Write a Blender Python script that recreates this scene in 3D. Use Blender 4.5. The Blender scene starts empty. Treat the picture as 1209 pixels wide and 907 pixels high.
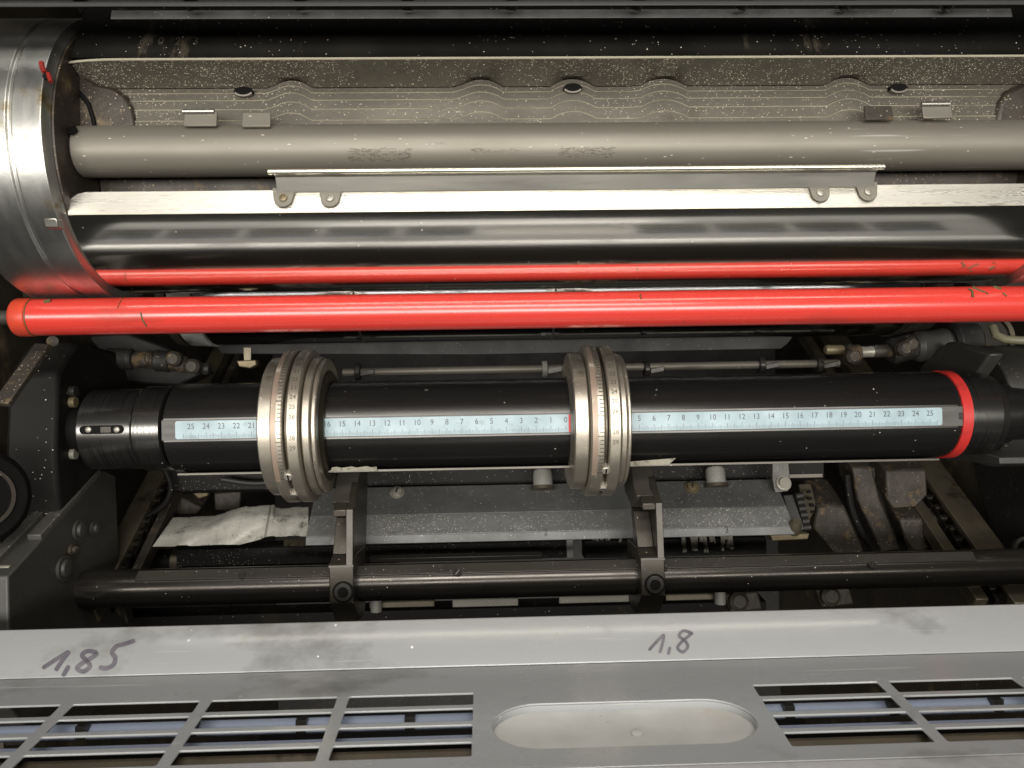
import bpy, bmesh, math, random
from mathutils import Vector, Matrix, geometry
random.seed(7)
S = bpy.context.scene
COL = S.collection
PI = math.pi
# ---------------------------------------------------------------- frames
# machine frame: X along the rollers, u away from the camera, v across (up the picture)
PITCH = math.radians(35); YAW = math.radians(1.7); ROLL = math.radians(0.95)
CAMZ = 1.45; F = 909.0
cP, sP = math.cos(PITCH), math.sin(PITCH)
def W(p):
    X, u, v = p
    return Vector((X, u*cP + v*sP, CAMZ - u*sP + v*cP))
fw = Vector((math.sin(YAW), math.cos(YAW), 0)); rt = Vector((math.cos(YAW), -math.sin(YAW), 0)); up = Vector((0, 0, 1))
rt2 = rt*math.cos(ROLL) - up*math.sin(ROLL); up2 = up*math.cos(ROLL) + rt*math.sin(ROLL)
def ray(px, py):
    return fw*F + rt2*(px-604.5) + up2*(453.5-py)
def at(px, py, u):
    d = ray(px, py); return d*(u/d.y)
def onplane(px, py, p0, t):
    """hit of a sight line with the plane holding X, through (u,v)=p0 along (u,v)=t"""
    d = ray(px, py); n = (-t[1], t[0])
    k = (p0[0]*n[0] + p0[1]*n[1])/(d.y*n[0] + d.z*n[1])
    return d*k
# ---------------------------------------------------------------- materials
def rgb(c): return (c[0], c[1], c[2], 1)
def mat(name, col, rough=.5, metal=0., col2=None, nscale=40, stretch=(1,1,1), namt=1., speck=0., sscale=700, ssize=.28,
        scol=(.55,.52,.45), bump=0., bscale=350, bstretch=(1,1,1), rvar=.12, stain=None, spec=.5, brush=0., coat=0., sstretch=(1,1,1), scr=0.):
    m = bpy.data.materials.new(name); m.use_nodes = True
    nt = m.node_tree; N = nt.nodes; L = nt.links
    b = N['Principled BSDF']
    tc = N.new('ShaderNodeTexCoord')
    def mapped(sc):
        mp = N.new('ShaderNodeMapping'); mp.inputs['Scale'].default_value = sc
        L.new(tc.outputs['Object'], mp.inputs['Vector']); return mp.outputs[0]
    def noise(sc, st=(1,1,1), det=5, ro=.6):
        n = N.new('ShaderNodeTexNoise'); n.inputs['Scale'].default_value = sc
        n.inputs['Detail'].default_value = det; n.inputs['Roughness'].default_value = ro
        L.new(mapped(st), n.inputs['Vector']); return n.outputs[0]
    def ramp(x, a, c):
        r = N.new('ShaderNodeMapRange'); r.inputs[1].default_value = a; r.inputs[2].default_value = c
        L.new(x, r.inputs[0]); return r.outputs[0]
    def mix(f, a, c):
        x = N.new('ShaderNodeMix'); x.data_type = 'RGBA'
        if isinstance(f, float): x.inputs[0].default_value = f
        else: L.new(f, x.inputs[0])
        for i, q in ((6, a), (7, c)):
            if isinstance(q, tuple): x.inputs[i].default_value = rgb(q)
            else: L.new(q, x.inputs[i])
        return x.outputs[2]
    def op(o, a, c):
        x = N.new('ShaderNodeMath'); x.operation = o
        for i, q in enumerate((a, c)):
            if isinstance(q, (int, float)): x.inputs[i].default_value = q
            else: L.new(q, x.inputs[i])
        return x.outputs[0]
    c2 = col2 or tuple(x*.6 for x in col)
    n1 = ramp(noise(nscale, stretch), .5-.22/namt if namt else 0, .5+.22/namt if namt else 1)
    c = mix(n1, col, c2)
    rr = op('ADD', op('MULTIPLY', n1, rvar), max(.02, rough - rvar/2))
    if stain:
        sc, ssc, thr, st = stain
        f = ramp(noise(ssc, st, 6, .65), thr, thr+.1)
        c = mix(f, c, sc); rr = op('ADD', rr, op('MULTIPLY', f, .12))
    if brush:
        nb = noise(1, (3, 900, 900), 3, .6)
        rr = op('ADD', rr, op('MULTIPLY', op('SUBTRACT', nb, .5), brush))
    if scr:
        for ang, sc in ((.5,(14,420,420)),(-.9,(10,300,300))):
            mp = N.new('ShaderNodeMapping'); mp.inputs['Scale'].default_value = sc; mp.inputs['Rotation'].default_value = (0,0,ang)
            L.new(tc.outputs['Object'], mp.inputs['Vector'])
            n_ = N.new('ShaderNodeTexNoise'); n_.inputs['Scale'].default_value = 1; n_.inputs['Detail'].default_value = 1
            L.new(mp.outputs[0], n_.inputs['Vector'])
            f = op('MULTIPLY', ramp(n_.outputs[0], .74, .80), scr)
            c = mix(f, c, (.5,.5,.48)); rr = op('ADD', rr, op('MULTIPLY', f, .2))
    if speck:
        vo = N.new('ShaderNodeTexVoronoi'); vo.inputs['Scale'].default_value = sscale*2.1
        L.new(mapped(sstretch), vo.inputs['Vector'])
        sx = N.new('ShaderNodeSeparateColor'); L.new(vo.outputs['Color'], sx.inputs[0])
        pat = ramp(noise(22, (1,1,1), 3), .35, .65)
        th = op('MULTIPLY', pat, speck)
        f = op('MULTIPLY', op('LESS_THAN', sx.outputs[0], th), op('LESS_THAN', vo.outputs['Distance'], op('MULTIPLY', sx.outputs[1], ssize*1.9)))
        f = op('MULTIPLY', f, op('ADD', op('MULTIPLY', sx.outputs[2], .7), .3))
        c = mix(f, c, scol)
        rr = op('ADD', rr, op('MULTIPLY', f, .4))
        mm = op('MULTIPLY', op('SUBTRACT', 1., f), metal); L.new(mm, b.inputs['Metallic'])
    else:
        b.inputs['Metallic'].default_value = metal
    L.new(c, b.inputs['Base Color']); L.new(rr, b.inputs['Roughness'])
    b.inputs['Specular IOR Level'].default_value = spec
    if coat: b.inputs['Coat Weight'].default_value = coat; b.inputs['Coat Roughness'].default_value = .14
    if bump:
        bp = N.new('ShaderNodeBump'); bp.inputs['Strength'].default_value = bump; bp.inputs['Distance'].default_value = .001
        L.new(noise(bscale, bstretch, 4), bp.inputs['Height']); L.new(bp.outputs[0], b.inputs['Normal'])
    return m
RUST = (.10,.055,.025)
m_chrome = mat('chrome', (.90,.87,.80), .115, 1, (.83,.80,.735), 6, (1,14,14), rvar=.05, speck=0.030, sscale=260, ssize=.12, scol=(.8,.78,.7), brush=.05)
m_land = mat('brushed_land', (.82,.79,.72), .30, 1, (.70,.66,.58), 9, (1,30,30), rvar=.14, bump=.25, bscale=90, bstretch=(5,30,30), stain=((.42,.39,.33), 70, .585, (1,5,5)))
m_ring = mat('bearer_steel', (.62,.615,.59), .36, 1, (.42,.42,.38), 18, (4,1,1), rvar=.14, stain=((.20,.15,.07), 30, .60, (1,1,1)), speck=.05, sscale=300, ssize=.2, scol=(.1,.07,.04), bump=.08, bscale=120)
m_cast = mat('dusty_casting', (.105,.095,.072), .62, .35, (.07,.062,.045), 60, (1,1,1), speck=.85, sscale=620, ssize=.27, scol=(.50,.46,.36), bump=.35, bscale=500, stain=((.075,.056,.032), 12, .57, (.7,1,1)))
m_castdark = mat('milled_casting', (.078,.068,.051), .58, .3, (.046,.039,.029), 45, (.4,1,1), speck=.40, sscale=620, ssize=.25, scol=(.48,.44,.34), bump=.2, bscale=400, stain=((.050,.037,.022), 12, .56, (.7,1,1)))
m_edge = mat('bare_edge', (.75,.72,.60), .3, 1, (.5,.48,.38), 60, rvar=.1)
m_ledge = mat('lit_ledge', (.52,.475,.36), .45, .3, (.26,.235,.175), 60, rvar=.1, stain=((.14,.12,.09), 38, .58, (1,1,1)))  # pale tone paints the light caught along the casting's step edges
m_brown = mat('oily_brown', (.038,.029,.019), .5, .2, (.016,.012,.009), 40, speck=.25, sscale=500, scol=(.30,.25,.17), bump=.4, bscale=140, stain=((.11,.075,.04), 55, .58, (1,1,1)))
m_black = mat('black_oily', (.0055,.005,.0045), .6, .0, (.010,.009,.008), 30, (.6,1,1), speck=0.054, sscale=420, ssize=.2, stain=((.020,.0175,.014), 28, .60, (.7,1,1)), rvar=.2, spec=.12)
m_upper = mat('smudged_black', (.0055,.005,.0045), .55, .0, (.012,.011,.009), 22, (1,.35,.35), speck=0.096, sscale=420, ssize=.2, stain=((.075,.062,.045), 34, .62, (1,.3,.3)), rvar=.25, spec=.16)
m_tube = mat('satin_grey', (.185,.170,.142), .52, .45, (.145,.132,.108), 8, (1,5,5), rvar=.08, speck=0.132, sscale=380, ssize=.16, scol=(.5,.48,.43), stain=((.10,.085,.07), 14, .64, (1,5,5)), brush=.06, sstretch=(.35,1.3,1.3), scr=.35)
m_rail = mat('rail_zinc', (.48,.46,.42), .36, 1, (.34,.325,.29), 30, (.4,3,3), rvar=.15)
m_red = mat('red_paint', (.50,.040,.030), .27, 0, (.47,.032,.023), 60, (.3,1,1), rvar=.12, stain=((.36,.030,.02), 40, .60, (.25,1,1)), speck=0.030, sscale=230, ssize=.16, scol=(.10,.012,.008), coat=.3, bump=.03, bscale=300)
m_redcap = mat('red_cap_paint', (.50,.045,.018), .40, 0, (.30,.035,.02), 60, rvar=.1, stain=((.16,.05,.03), 70, .62, (1,1,1)))
m_redband = mat('red_band_paint', (.46,.026,.022), .4, 0, (.36,.02,.017), 60, stain=((.25,.016,.012), 60, .58, (1,1,1)))
m_shaft = mat('blackened_steel', (.046,.044,.042), .25, .8, (.030,.029,.028), 12, (1,10,10), rvar=.10, speck=0.015, sscale=360, ssize=.2, brush=.10)
m_collar = mat('dark_turned_steel', (.20,.195,.185), .24, .95, (.055,.054,.053), 20, (40,1,1), rvar=.12, speck=0.012, sscale=400, ssize=.2)
m_flat = mat('grey_flat', (.075,.072,.066), .5, .3, (.05,.048,.044), 40, (1,6,6), rvar=.12)
m_ruler = mat('ruler_tape', (.285,.375,.41), .42, 0, (.215,.29,.32), 70, (1,1,1), rvar=.1, speck=.12, sscale=500, ssize=.2, scol=(.20,.23,.24), stain=((.20,.26,.27), 60, .60, (1,1,1)))
m_ink = mat('ink', (.055,.06,.07), .5)
m_inkred = mat('ink_red', (.55,.03,.03), .5)
m_nickel = mat('warm_nickel', (.50,.455,.38), .36, .85, (.38,.345,.285), 30, (1,1,1), rvar=.14, speck=.14, sscale=500, ssize=.24, scol=(.62,.58,.48), stain=((.20,.17,.12), 45, .62, (1,1,1)), bump=.05, bscale=300)
m_nickdark = mat('nickel_groove', (.12,.105,.08), .42, .9, (.07,.06,.045), 40)
m_pink = mat('pink_scale_tape', (.30,.205,.165), .45, .5, (.28,.235,.18), 90, stain=((.45,.40,.32), 110, .56, (1,1,1)))
m_stamp = mat('stamped', (.035,.03,.022), .6)
m_faint = mat('faint_stamp', (.12,.105,.08), .5, .3)
m_fing = mat('lit_finger_steel', (.10,.091,.077), .40, .6, (.07,.062,.052), 30)  # bracket steel made lighter, painting in the light on the finger
m_arm = mat('arm_steel', (.060,.053,.043), .36, .6, (.038,.033,.027), 30, (1,1,1), rvar=.15, speck=.05, sscale=500, scol=(.5,.46,.4))
m_armtrim = mat('arm_bright_edge', (.040,.036,.030), .42, .5, (.028,.025,.021), 40)
m_bar = mat('bar_steel', (.075,.068,.060), .22, .8, (.032,.029,.026), 14, (1,8,8), rvar=.18, speck=0.036, sscale=400, ssize=.2, stain=((.11,.10,.085), 16, .62, (1,4,4)), brush=.1)
m_key = mat('key_steel', (.085,.078,.068), .42, .8, (.085,.078,.068), 30, (1,4,4), speck=.14, sscale=420, ssize=.2)
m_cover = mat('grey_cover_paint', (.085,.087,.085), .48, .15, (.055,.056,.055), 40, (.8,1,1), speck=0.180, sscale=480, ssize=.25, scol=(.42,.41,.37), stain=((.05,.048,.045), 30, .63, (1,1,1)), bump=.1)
m_coverlit = mat('lit_dusty_cover_paint', (.145,.145,.138), .5, .15, (.10,.10,.096), 60, (.8,1,1), speck=.75, sscale=520, ssize=.28, scol=(.46,.45,.40), bump=.2)  # dust specks, plus light on the bend put into a paler cover colour
m_foil = mat('dirty_tape', (.40,.39,.35), .42, .2, (.25,.24,.205), 120, (1,1,1), stain=((.06,.053,.042), 60, .60, (1,1,1)), bump=.35, bscale=260, rvar=.25, speck=.3, sscale=420, scol=(.05,.045,.035))
m_plast = mat('pale_plastic', (.23,.225,.205), .5, 0, (.16,.155,.14), 80, speck=.15)
m_dust = mat('dusty_black', (.010,.0095,.009), .6, .0, (.017,.016,.0145), 40, (.7,1,1), speck=.22, sscale=560, ssize=.24, scol=(.33,.32,.28), bump=.15, spec=.12)
m_rustblk = mat('grimy_iron', (.045,.037,.028), .6, .35, (.020,.017,.013), 60, (1,1,1), stain=((.105,.07,.035), 55, .57, (1,1,1)), bump=.5, bscale=180, speck=.15, sscale=500, scol=(.26,.23,.18))
m_dark = mat('grimy_dark', (.014,.0125,.010), .6, .0, (.007,.0063,.0055), 30, speck=.10, sscale=350, scol=(.16,.14,.11), bump=.2, bscale=120)
m_wall = mat('oil_stained_frame', (.045,.036,.024), .5, .2, (.018,.015,.011), 16, stain=((.085,.062,.033), 18, .58, (1,1,1)), bump=.2, bscale=120, speck=.08, sscale=300, scol=(.22,.19,.14))
m_rail3 = mat('grey_worn_rail', (.20,.19,.165), .5, .4, (.12,.115,.10), 40, (.6,1,1), speck=.2)
m_rail2 = mat('worn_rail', (.135,.115,.080), .45, .6, (.07,.058,.04), 30, (1,1,1), stain=((.04,.03,.02), 40, .58, (1,1,1)))
m_chain = mat('oily_chain', (.030,.026,.021), .25, .7, (.015,.013,.011), 50, rvar=.15)
m_panel = mat('grey_panel_paint', (.25,.257,.26), .30, 0, (.215,.221,.223), 10, (.7,1,1), rvar=.2, speck=0.030, sscale=130, ssize=.11, scol=(.62,.61,.58), stain=((.125,.127,.122), 10, .555, (.6,1,1)), bump=.16, bscale=110, coat=.7, scr=.35)
m_ink2 = mat('felt_pen', (.048,.043,.055), .5, 0, (.12,.11,.125), 120)
m_label = mat('beige_plate', (.50,.50,.48), .45, 0, (.37,.37,.355), 26, rvar=.1, stain=((.40,.37,.32), 30, .62, (1,1,1)), speck=.06, sscale=200, ssize=.15, scol=(.2,.19,.17))
m_scrap = mat('greasy_paper', (.20,.19,.145), .6, 0, (.12,.11,.08), 120, stain=((.06,.05,.035), 150, .56, (1,1,1)))
m_blue = mat('blue_grey_slat', (.25,.285,.37), .4, .1, (.20,.23,.31), 20, (.6,1,1))
m_screw = mat('zinc_screw', (.34,.325,.28), .38, .5, (.24,.225,.19), 90)
m_brass = mat('dull_brass', (.19,.155,.09), .5, .5, (.13,.105,.06), 60)
m_grille = mat('grille_plastic', (.055,.056,.055), .42, .1, (.04,.04,.04), 50, rvar=.1)
m_lip = mat('scuffed_lip', (.12,.12,.115), .55, .2, (.07,.07,.067), 60, (1,1,1), rvar=.2, speck=.10, sscale=420, ssize=.22, bump=.15, bscale=400)
m_rib = mat('worn_rib', (.085,.082,.072), .5, .3, (.05,.048,.042), 60, speck=.2)
m_bolt = mat('black_bolt', (.034,.032,.029), .35, .5, (.045,.042,.038), 80)
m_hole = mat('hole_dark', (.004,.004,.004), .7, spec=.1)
m_grnpaint = mat('grimy_grey_paint', (.038,.037,.032), .5, .1, (.024,.023,.02), 40, stain=((.03,.028,.024), 40, .58, (1,1,1)), bump=.15, bscale=90)
m_white = mat('chalky_deposit', (.42,.40,.34), .7, 0, (.22,.2,.17), 120, bump=.5)
m_blob = mat('red_ink_blob', (.22,.02,.015), .25, 0, (.12,.015,.012), 200)
# ---------------------------------------------------------------- mesh builder
class MB:
    def __init__(s): s.v = []; s.f = []
    def add(s, vs, fs):
        o = len(s.v); s.v += [Vector(p) for p in vs]; s.f += [tuple(i+o for i in f) for f in fs]; return s
    def obox(s, c, a, b, d):
        """box about c with half-axis vectors a, b, d"""
        c, a, b, d = map(Vector, (c, a, b, d))
        vs = [c + a*i + b*j + d*k for i in (-1,1) for j in (-1,1) for k in (-1,1)]
        return s.add(vs, [(0,1,3,2),(4,6,7,5),(0,4,5,1),(2,3,7,6),(0,2,6,4),(1,5,7,3)])
    def box(s, X0, X1, u0, u1, v0, v1):
        return s.obox(((X0+X1)/2,(u0+u1)/2,(v0+v1)/2), ((X1-X0)/2,0,0), (0,(u1-u0)/2,0), (0,0,(v1-v0)/2))
    def beam(s, p0, p1, w, h, ref=(1,0,0)):
        """bar p0-p1, w wide along ref, h across"""
        p0, p1 = Vector(p0), Vector(p1); t = (p1-p0)/2; tn = t.normalized()
        r = Vector(ref); r = (r - tn*r.dot(tn)).normalized(); q = tn.cross(r)
        return s.obox((p0+p1)/2, t, r*w/2, q*h/2)
    def prism(s, prof, X0, X1):
        """closed (u,v) outline extruded along X"""
        n = len(prof)
        vs = [(X0,)+tuple(p) for p in prof] + [(X1,)+tuple(p) for p in prof]
        fs = [(i,(i+1)%n,(i+1)%n+n,i+n) for i in range(n)] + [tuple(range(n))[::-1], tuple(range(n,2*n))]
        return s.add(vs, fs)
    def plate(s, pts, off):
        """3-D outline extruded by off"""
        n = len(pts); off = Vector(off)
        vs = [Vector(p) for p in pts] + [Vector(p)+off for p in pts]
        fs = [(i,(i+1)%n,(i+1)%n+n,i+n) for i in range(n)] + [tuple(range(n))[::-1], tuple(range(n,2*n))]
        return s.add(vs, fs)
    def rev(s, prof, p0, ax, n=48, closed=False):
        """(distance along ax, radius) revolved about the axis through p0"""
        p0 = Vector(p0); ax = Vector(ax).normalized()
        r = Vector((0,0,1)) if abs(ax.z) < .9 else Vector((0,1,0))
        e1 = (r - ax*r.dot(ax)).normalized(); e2 = ax.cross(e1)
        vs = []; fs = []; m = len(prof)
        for a, rad in prof:
            for k in range(n):
                t = 2*PI*k/n; vs.append(p0 + ax*a + (e1*math.cos(t) + e2*math.sin(t))*rad)
        for i in range(m if closed else m-1):
            j = (i+1) % m
            for k in range(n):
                l = (k+1) % n; fs.append((i*n+k, i*n+l, j*n+l, j*n+k))
        if not closed:
            fs.append(tuple(range(n))[::-1]); fs.append(tuple((m-1)*n+k for k in range(n)))
        return s.add(vs, fs)
    def cyl(s, p0, p1, r, r1=None, n=32):
        p0, p1 = Vector(p0), Vector(p1); d = p1-p0
        return s.rev([(0,r),(d.length, r if r1 is None else r1)], p0, d, n)
    def tube(s, pts, r, n=10):
        pts = [Vector(p) for p in pts]
        vs = []; fs = []; e = None
        for i, p in enumerate(pts):
            t = (pts[min(i+1,len(pts)-1)] - pts[max(i-1,0)]).normalized()
            if e is None: e = t.orthogonal().normalized()
            e = (e - t*e.dot(t)).normalized(); g = t.cross(e)
            for k in range(n): vs.append(p + (e*math.cos(2*PI*k/n) + g*math.sin(2*PI*k/n))*r)
        for i in range(len(pts)-1):
            for k in range(n): fs.append((i*n+k, i*n+(k+1)%n, (i+1)*n+(k+1)%n, (i+1)*n+k))
        fs += [tuple(range(n))[::-1], tuple((len(pts)-1)*n+k for k in range(n))]
        return s.add(vs, fs)
    def sheet(s, rows):
        """grid of points (rows of equal length)"""
        n = len(rows[0]); vs = [p for r in rows for p in r]
        return s.add(vs, [(i*n+j, i*n+j+1, (i+1)*n+j+1, (i+1)*n+j) for i in range(len(rows)-1) for j in range(n-1)])
    def slab(s, rows, off):
        """closed solid from a grid of points and the same grid moved by off"""
        n = len(rows[0]); m = len(rows); off = Vector(off)
        A = [Vector(p) for r in rows for p in r]; o = len(A)
        vs = A + [p+off for p in A]
        fs = [(i*n+j, i*n+j+1, (i+1)*n+j+1, (i+1)*n+j) for i in range(m-1) for j in range(n-1)]
        fs += [tuple(k+o for k in f)[::-1] for f in fs]
        rim = [j for j in range(n)] + [i*n+n-1 for i in range(1,m)] + [(m-1)*n+j for j in range(n-2,-1,-1)] + [i*n for i in range(m-2,0,-1)]
        q = len(rim)
        fs += [(rim[k], rim[k]+o, rim[(k+1)%q]+o, rim[(k+1)%q]) for k in range(q)]
        return s.add(vs, fs)
    def holed(s, outer, holes, fn, th):
        """flat plate with holes: loops of (a,b), fn maps (a,b,depth) to a point"""
        loops = [outer]+holes; pts = []; ed = []; idx = []
        for lp in loops:
            o = len(pts); pts += [Vector(p) for p in lp]; k = len(lp)
            ed += [(o+i, o+(i+1)%k) for i in range(k)]; idx.append((o, k))
        co, _, tris, *_r = geometry.delaunay_2d_cdt(pts, ed, [], 1, 1e-6)
        def inside(p, lp):
            c = False; k = len(lp)
            for i in range(k):
                a, b = lp[i], lp[(i+1)%k]
                if (a[1] > p[1]) != (b[1] > p[1]) and p[0] < (b[0]-a[0])*(p[1]-a[1])/(b[1]-a[1])+a[0]: c = not c
            return c
        fs = []
        for t in tris:
            c = (sum(co[i].x for i in t)/len(t), sum(co[i].y for i in t)/len(t))
            if inside(c, outer) and not any(inside(c, h) for h in holes): fs.append(tuple(t))
        n = len(co)
        vs = [fn(c.x, c.y, 0) for c in co] + [fn(c.x, c.y, th) for c in co]
        F2 = fs + [tuple(i+n for i in f)[::-1] for f in fs]
        cnt = {}
        for f in fs:
            for i in range(len(f)):
                e = (f[i], f[(i+1)%len(f)]); cnt[tuple(sorted(e))] = cnt.get(tuple(sorted(e)), 0)+1
        for f in fs:
            for i in range(len(f)):
                a, b = f[i], f[(i+1)%len(f)]
                if cnt[tuple(sorted((a,b)))] == 1: F2.append((a, a+n, b+n, b))
        return s.add(vs, F2)
def root_of(o):
    while o.parent: o = o.parent
    return o
def build(name, mb, m, parent=None, label=None, bevel=0., sharp=32, seg=2):
    me = bpy.data.meshes.new(name)
    org = root_of(parent).location.copy() if parent else Vector((0,0,0))
    pts = [W(p) for p in mb.v]
    if not parent:
        c = sum(pts, Vector((0,0,0)))/len(pts); zmin = min(p.z for p in pts); org = Vector((c.x, c.y, zmin))
    me.from_pydata([p-org for p in pts], [], mb.f)
    bm = bmesh.new(); bm.from_mesh(me); bmesh.ops.recalc_face_normals(bm, faces=bm.faces); bm.to_mesh(me); bm.free()
    for p in me.polygons: p.use_smooth = True
    me.set_sharp_from_angle(angle=math.radians(sharp))
    me.materials.append(m)
    o = bpy.data.objects.new(name, me); COL.objects.link(o)
    if parent: o.parent = parent
    else: o.location = org
    if label: o['label'] = label
    if bevel:
        b = o.modifiers.new('bevel', 'BEVEL'); b.width = bevel; b.segments = seg; b.limit_method = 'ANGLE'; b.angle_limit = math.radians(35)
        b.harden_normals = False
    return o
def tag(o, label, cat, group=None, kind=None):
    o['label'] = label; o['category'] = cat
    if group: o['group'] = group
    if kind: o['kind'] = kind
    return o
def thing(name, label, cat, p, group=None):
    o = bpy.data.objects.new(name, None); COL.objects.link(o); o.empty_display_size = .02
    o.location = W(p); return tag(o, label, cat, group)
def dup(o, dX, label=None, parent=None):
    c = o.copy(); COL.objects.link(c)
    if parent: c.parent = parent
    else: c.location = o.location + Vector((dX,0,0))
    if label: c['label'] = label
    for ch in o.children: dup(ch, 0, None, c)
    return c
# text -> flat polygons
_tx = {}
def text2d(t, size):
    if t not in _tx:
        cu = bpy.data.curves.new('lettering', 'FONT'); cu.body = t; cu.align_x = 'CENTER'; cu.align_y = 'CENTER'; cu.resolution_u = 3
        ob = bpy.data.objects.new('lettering', cu); COL.objects.link(ob)
        bpy.context.view_layer.update()
        me = ob.to_mesh()
        _tx[t] = ([(v.co.x, v.co.y) for v in me.vertices], [tuple(p.vertices) for p in me.polygons])
        ob.to_mesh_clear(); bpy.data.objects.remove(ob); bpy.data.curves.remove(cu)
    vs, fs = _tx[t]
    return [(x*size, y*size) for x, y in vs], fs
def screw(mb_head, p, ax, r, h=.0025): mb_head.rev([(0,r),(h*.7,r),(h,r*.8)], p, ax, 24)
def slot_mark(mb, p, ax, r, ang, w=.18):
    """slot in a screw head, as a thin dark inlay"""
    ax = Vector(ax).normalized(); e = ax.orthogonal().normalized(); g = ax.cross(e)
    d = e*math.cos(ang) + g*math.sin(ang)
    mb.obox(Vector(p), d*r*.85, ax.cross(d)*r*w, ax*.00012)

# ================================================================ camera, world, light
cam = bpy.data.cameras.new('camera'); co = bpy.data.objects.new('camera', cam); COL.objects.link(co); S.camera = co
cam.sensor_width = 36; cam.lens = 36*F/1209; cam.clip_start = .01; cam.clip_end = 100
R3 = Matrix(((1,0,0),(0,cP,sP),(0,-sP,cP)))          # machine -> world directions
r_, u_, b_ = R3@rt2, R3@up2, -(R3@fw)
co.matrix_world = Matrix(((r_.x,u_.x,b_.x,0),(r_.y,u_.y,b_.y,0),(r_.z,u_.z,b_.z,CAMZ),(0,0,0,1)))
cam.dof.use_dof = True; cam.dof.focus_distance = .50; cam.dof.aperture_fstop = 16
wd = bpy.data.worlds.new('World'); S.world = wd; wd.use_nodes = True
wd.node_tree.nodes['Background'].inputs[0].default_value = (1,.95,.87,1)
wd.node_tree.nodes['Background'].inputs[1].default_value = .018
S.view_settings.view_transform = 'Standard'; S.view_settings.look = 'None'; S.view_settings.exposure = 0; S.view_settings.gamma = 1
def lamp(name, loc, target, sx, sy, power, col=(1,.965,.90)):
    l = bpy.data.lights.new(name, 'AREA'); l.shape = 'RECTANGLE'; l.size = sx; l.size_y = sy; l.energy = power; l.color = col
    o = bpy.data.objects.new(name, l); COL.objects.link(o); o.location = loc
    d = (Vector(target)-Vector(loc)); o.rotation_euler = d.to_track_quat('-Z', 'Y').to_euler(); return o
lamp('ceiling_lamp', (.12,.36,CAMZ+1.30), (.12,.37,CAMZ-.2), 2.2, .26, 10)
lamp('ceiling_lamp', (-.15,-1.72,CAMZ+1.08), (.0,.45,CAMZ-.3), 3.6, .6, 118)
lamp('ceiling_lamp', (.02,-.46,CAMZ+1.32), (.05,.3,CAMZ-.4), 1.1, .30, 19)

# ================================================================ machine frame
fr = thing('machine_frame', 'dark oil-stained machine frame enclosing the rollers on both sides and behind', 'machine frame', (.05,.8,-.5))
build('side_plate', MB().prism([(.535,-.52),(1.25,-.52),(1.25,.42),(.50,.42),(.50,.02),(.535,.0)], -.36, -.335), m_wall, fr)
build('side_plate', MB().prism([(.50,-.52),(1.25,-.52),(1.25,.42),(.50,.42)], .452, .475), m_wall, fr)
build('back_plate', MB().box(-.334, .451, 1.20, 1.23, -.52, .42), m_dark, fr)
build('base_plate', MB().box(-.334, .451, .36, 1.198, -.52, -.50), m_dark, fr)
build('top_plate', MB().box(-.334, .451, .50, 1.198, .40, .42), m_dark, fr)

# ================================================================ chrome cylinder with its gap
CU, CV, CR = .49, .141, .080
E2 = Vector((.4243, .0957)); E1 = Vector((.4285, .1088))
XL = at(80,232,.425).x; XR = at(1196,320,.468).x
cy = thing('chrome_cylinder', 'large polished chrome printing cylinder with an open gap along its length', 'cylinder', (.05,CU,CV-CR))
a0 = math.atan2(E2.y-CV, E2.x-CU); a1 = math.radians(35)
if a0 > 0: a0 -= 2*PI
if a0 < -PI: pass
arc = []
aE = math.atan2(E2.y-CV, E2.x-CU)            # about -145 deg
for k in range(61):
    a = aE + (math.radians(40)-aE)*k/60; arc.append((CU+CR*math.cos(a), CV+CR*math.sin(a)))
inner = [(CU+(p[0]-CU)*.94, CV+(p[1]-CV)*.94) for p in arc][::-1]
build('jacket', MB().prism(arc+inner, XL, XR), m_chrome, cy, sharp=25)
# flat brushed land along the gap edge, rounded at its left end
t = (E1-E2).normalized(); nrm = Vector((-t.y, t.x))   # outward (-u, +v)
if nrm.x > 0: nrm = -nrm
rows = []
wl = (E1-E2).length
xs = [XL+.0005, XL+.002, XL+.004, XL+.008] + [XL+.008+(XR-XL-.016)*k/40 for k in range(1,41)] + [XR-.003, XR-.0005]
def landpt(x, f, d=0.):
    p = E2 + t*(wl*f) + nrm*d; return (x, p.x, p.y)
for f in (0, .5, 1):
    r = []
    for x in xs:
        e = min(1, (x-XL)/.008); cut = 1-.35*(1-e)**2
        r.append(landpt(x, f*cut, .0004))
    rows.append(r)
build('brushed_land', MB().slab(rows, (0, -nrm.x*.004, -nrm.y*.004)), m_land, cy, sharp=40)
# bearer rings
def bearer(xa, xb, flip):
    w = xb-xa
    pr = [(0,.060),(0,.0815),(.001,.0835),(w*.60,.0835),(w*.61,.0822),(w*.65,.0822),(w*.66,.0834),(w*.95,.0834),(w*.965,.081),(w,.0785),(w,.060)]
    if flip: pr = [(w-a, r) for a, r in pr][::-1]
    return MB().rev(pr, (xa,CU,CV), (1,0,0), 160, closed=True)
xe = at(56,150,.408).x
rg = build('bearer_ring', bearer(xe-.052, xe, False), m_ring, cy, sharp=25, bevel=.0004)
p = at(72,266,.414); build('lock_tongue', MB().obox((p.x-.002,p.y-.003,p.z), (.0035,0,0), (0,.003,0), (0,-.001,.0022)), m_rail, cy, bevel=.0005)
p = at(51,85,.407)
def onring(px, py):
    d = ray(px, py); d = d/d.y; r_ = .0834        # nearer hit with the ring surface
    a_ = 1+d.z*d.z; b_2 = CU+CV*d.z; c_ = CU*CU+CV*CV-r_*r_
    return d*((b_2-math.sqrt(max(0, b_2*b_2-a_*c_)))/a_)
build('ink_blob', MB().tube([onring(*q) for q in ((49,74),(50,80),(53,86))], .0014, 10), m_blob, cy, label='dried red ink run on the steel bearer ring')
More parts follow.
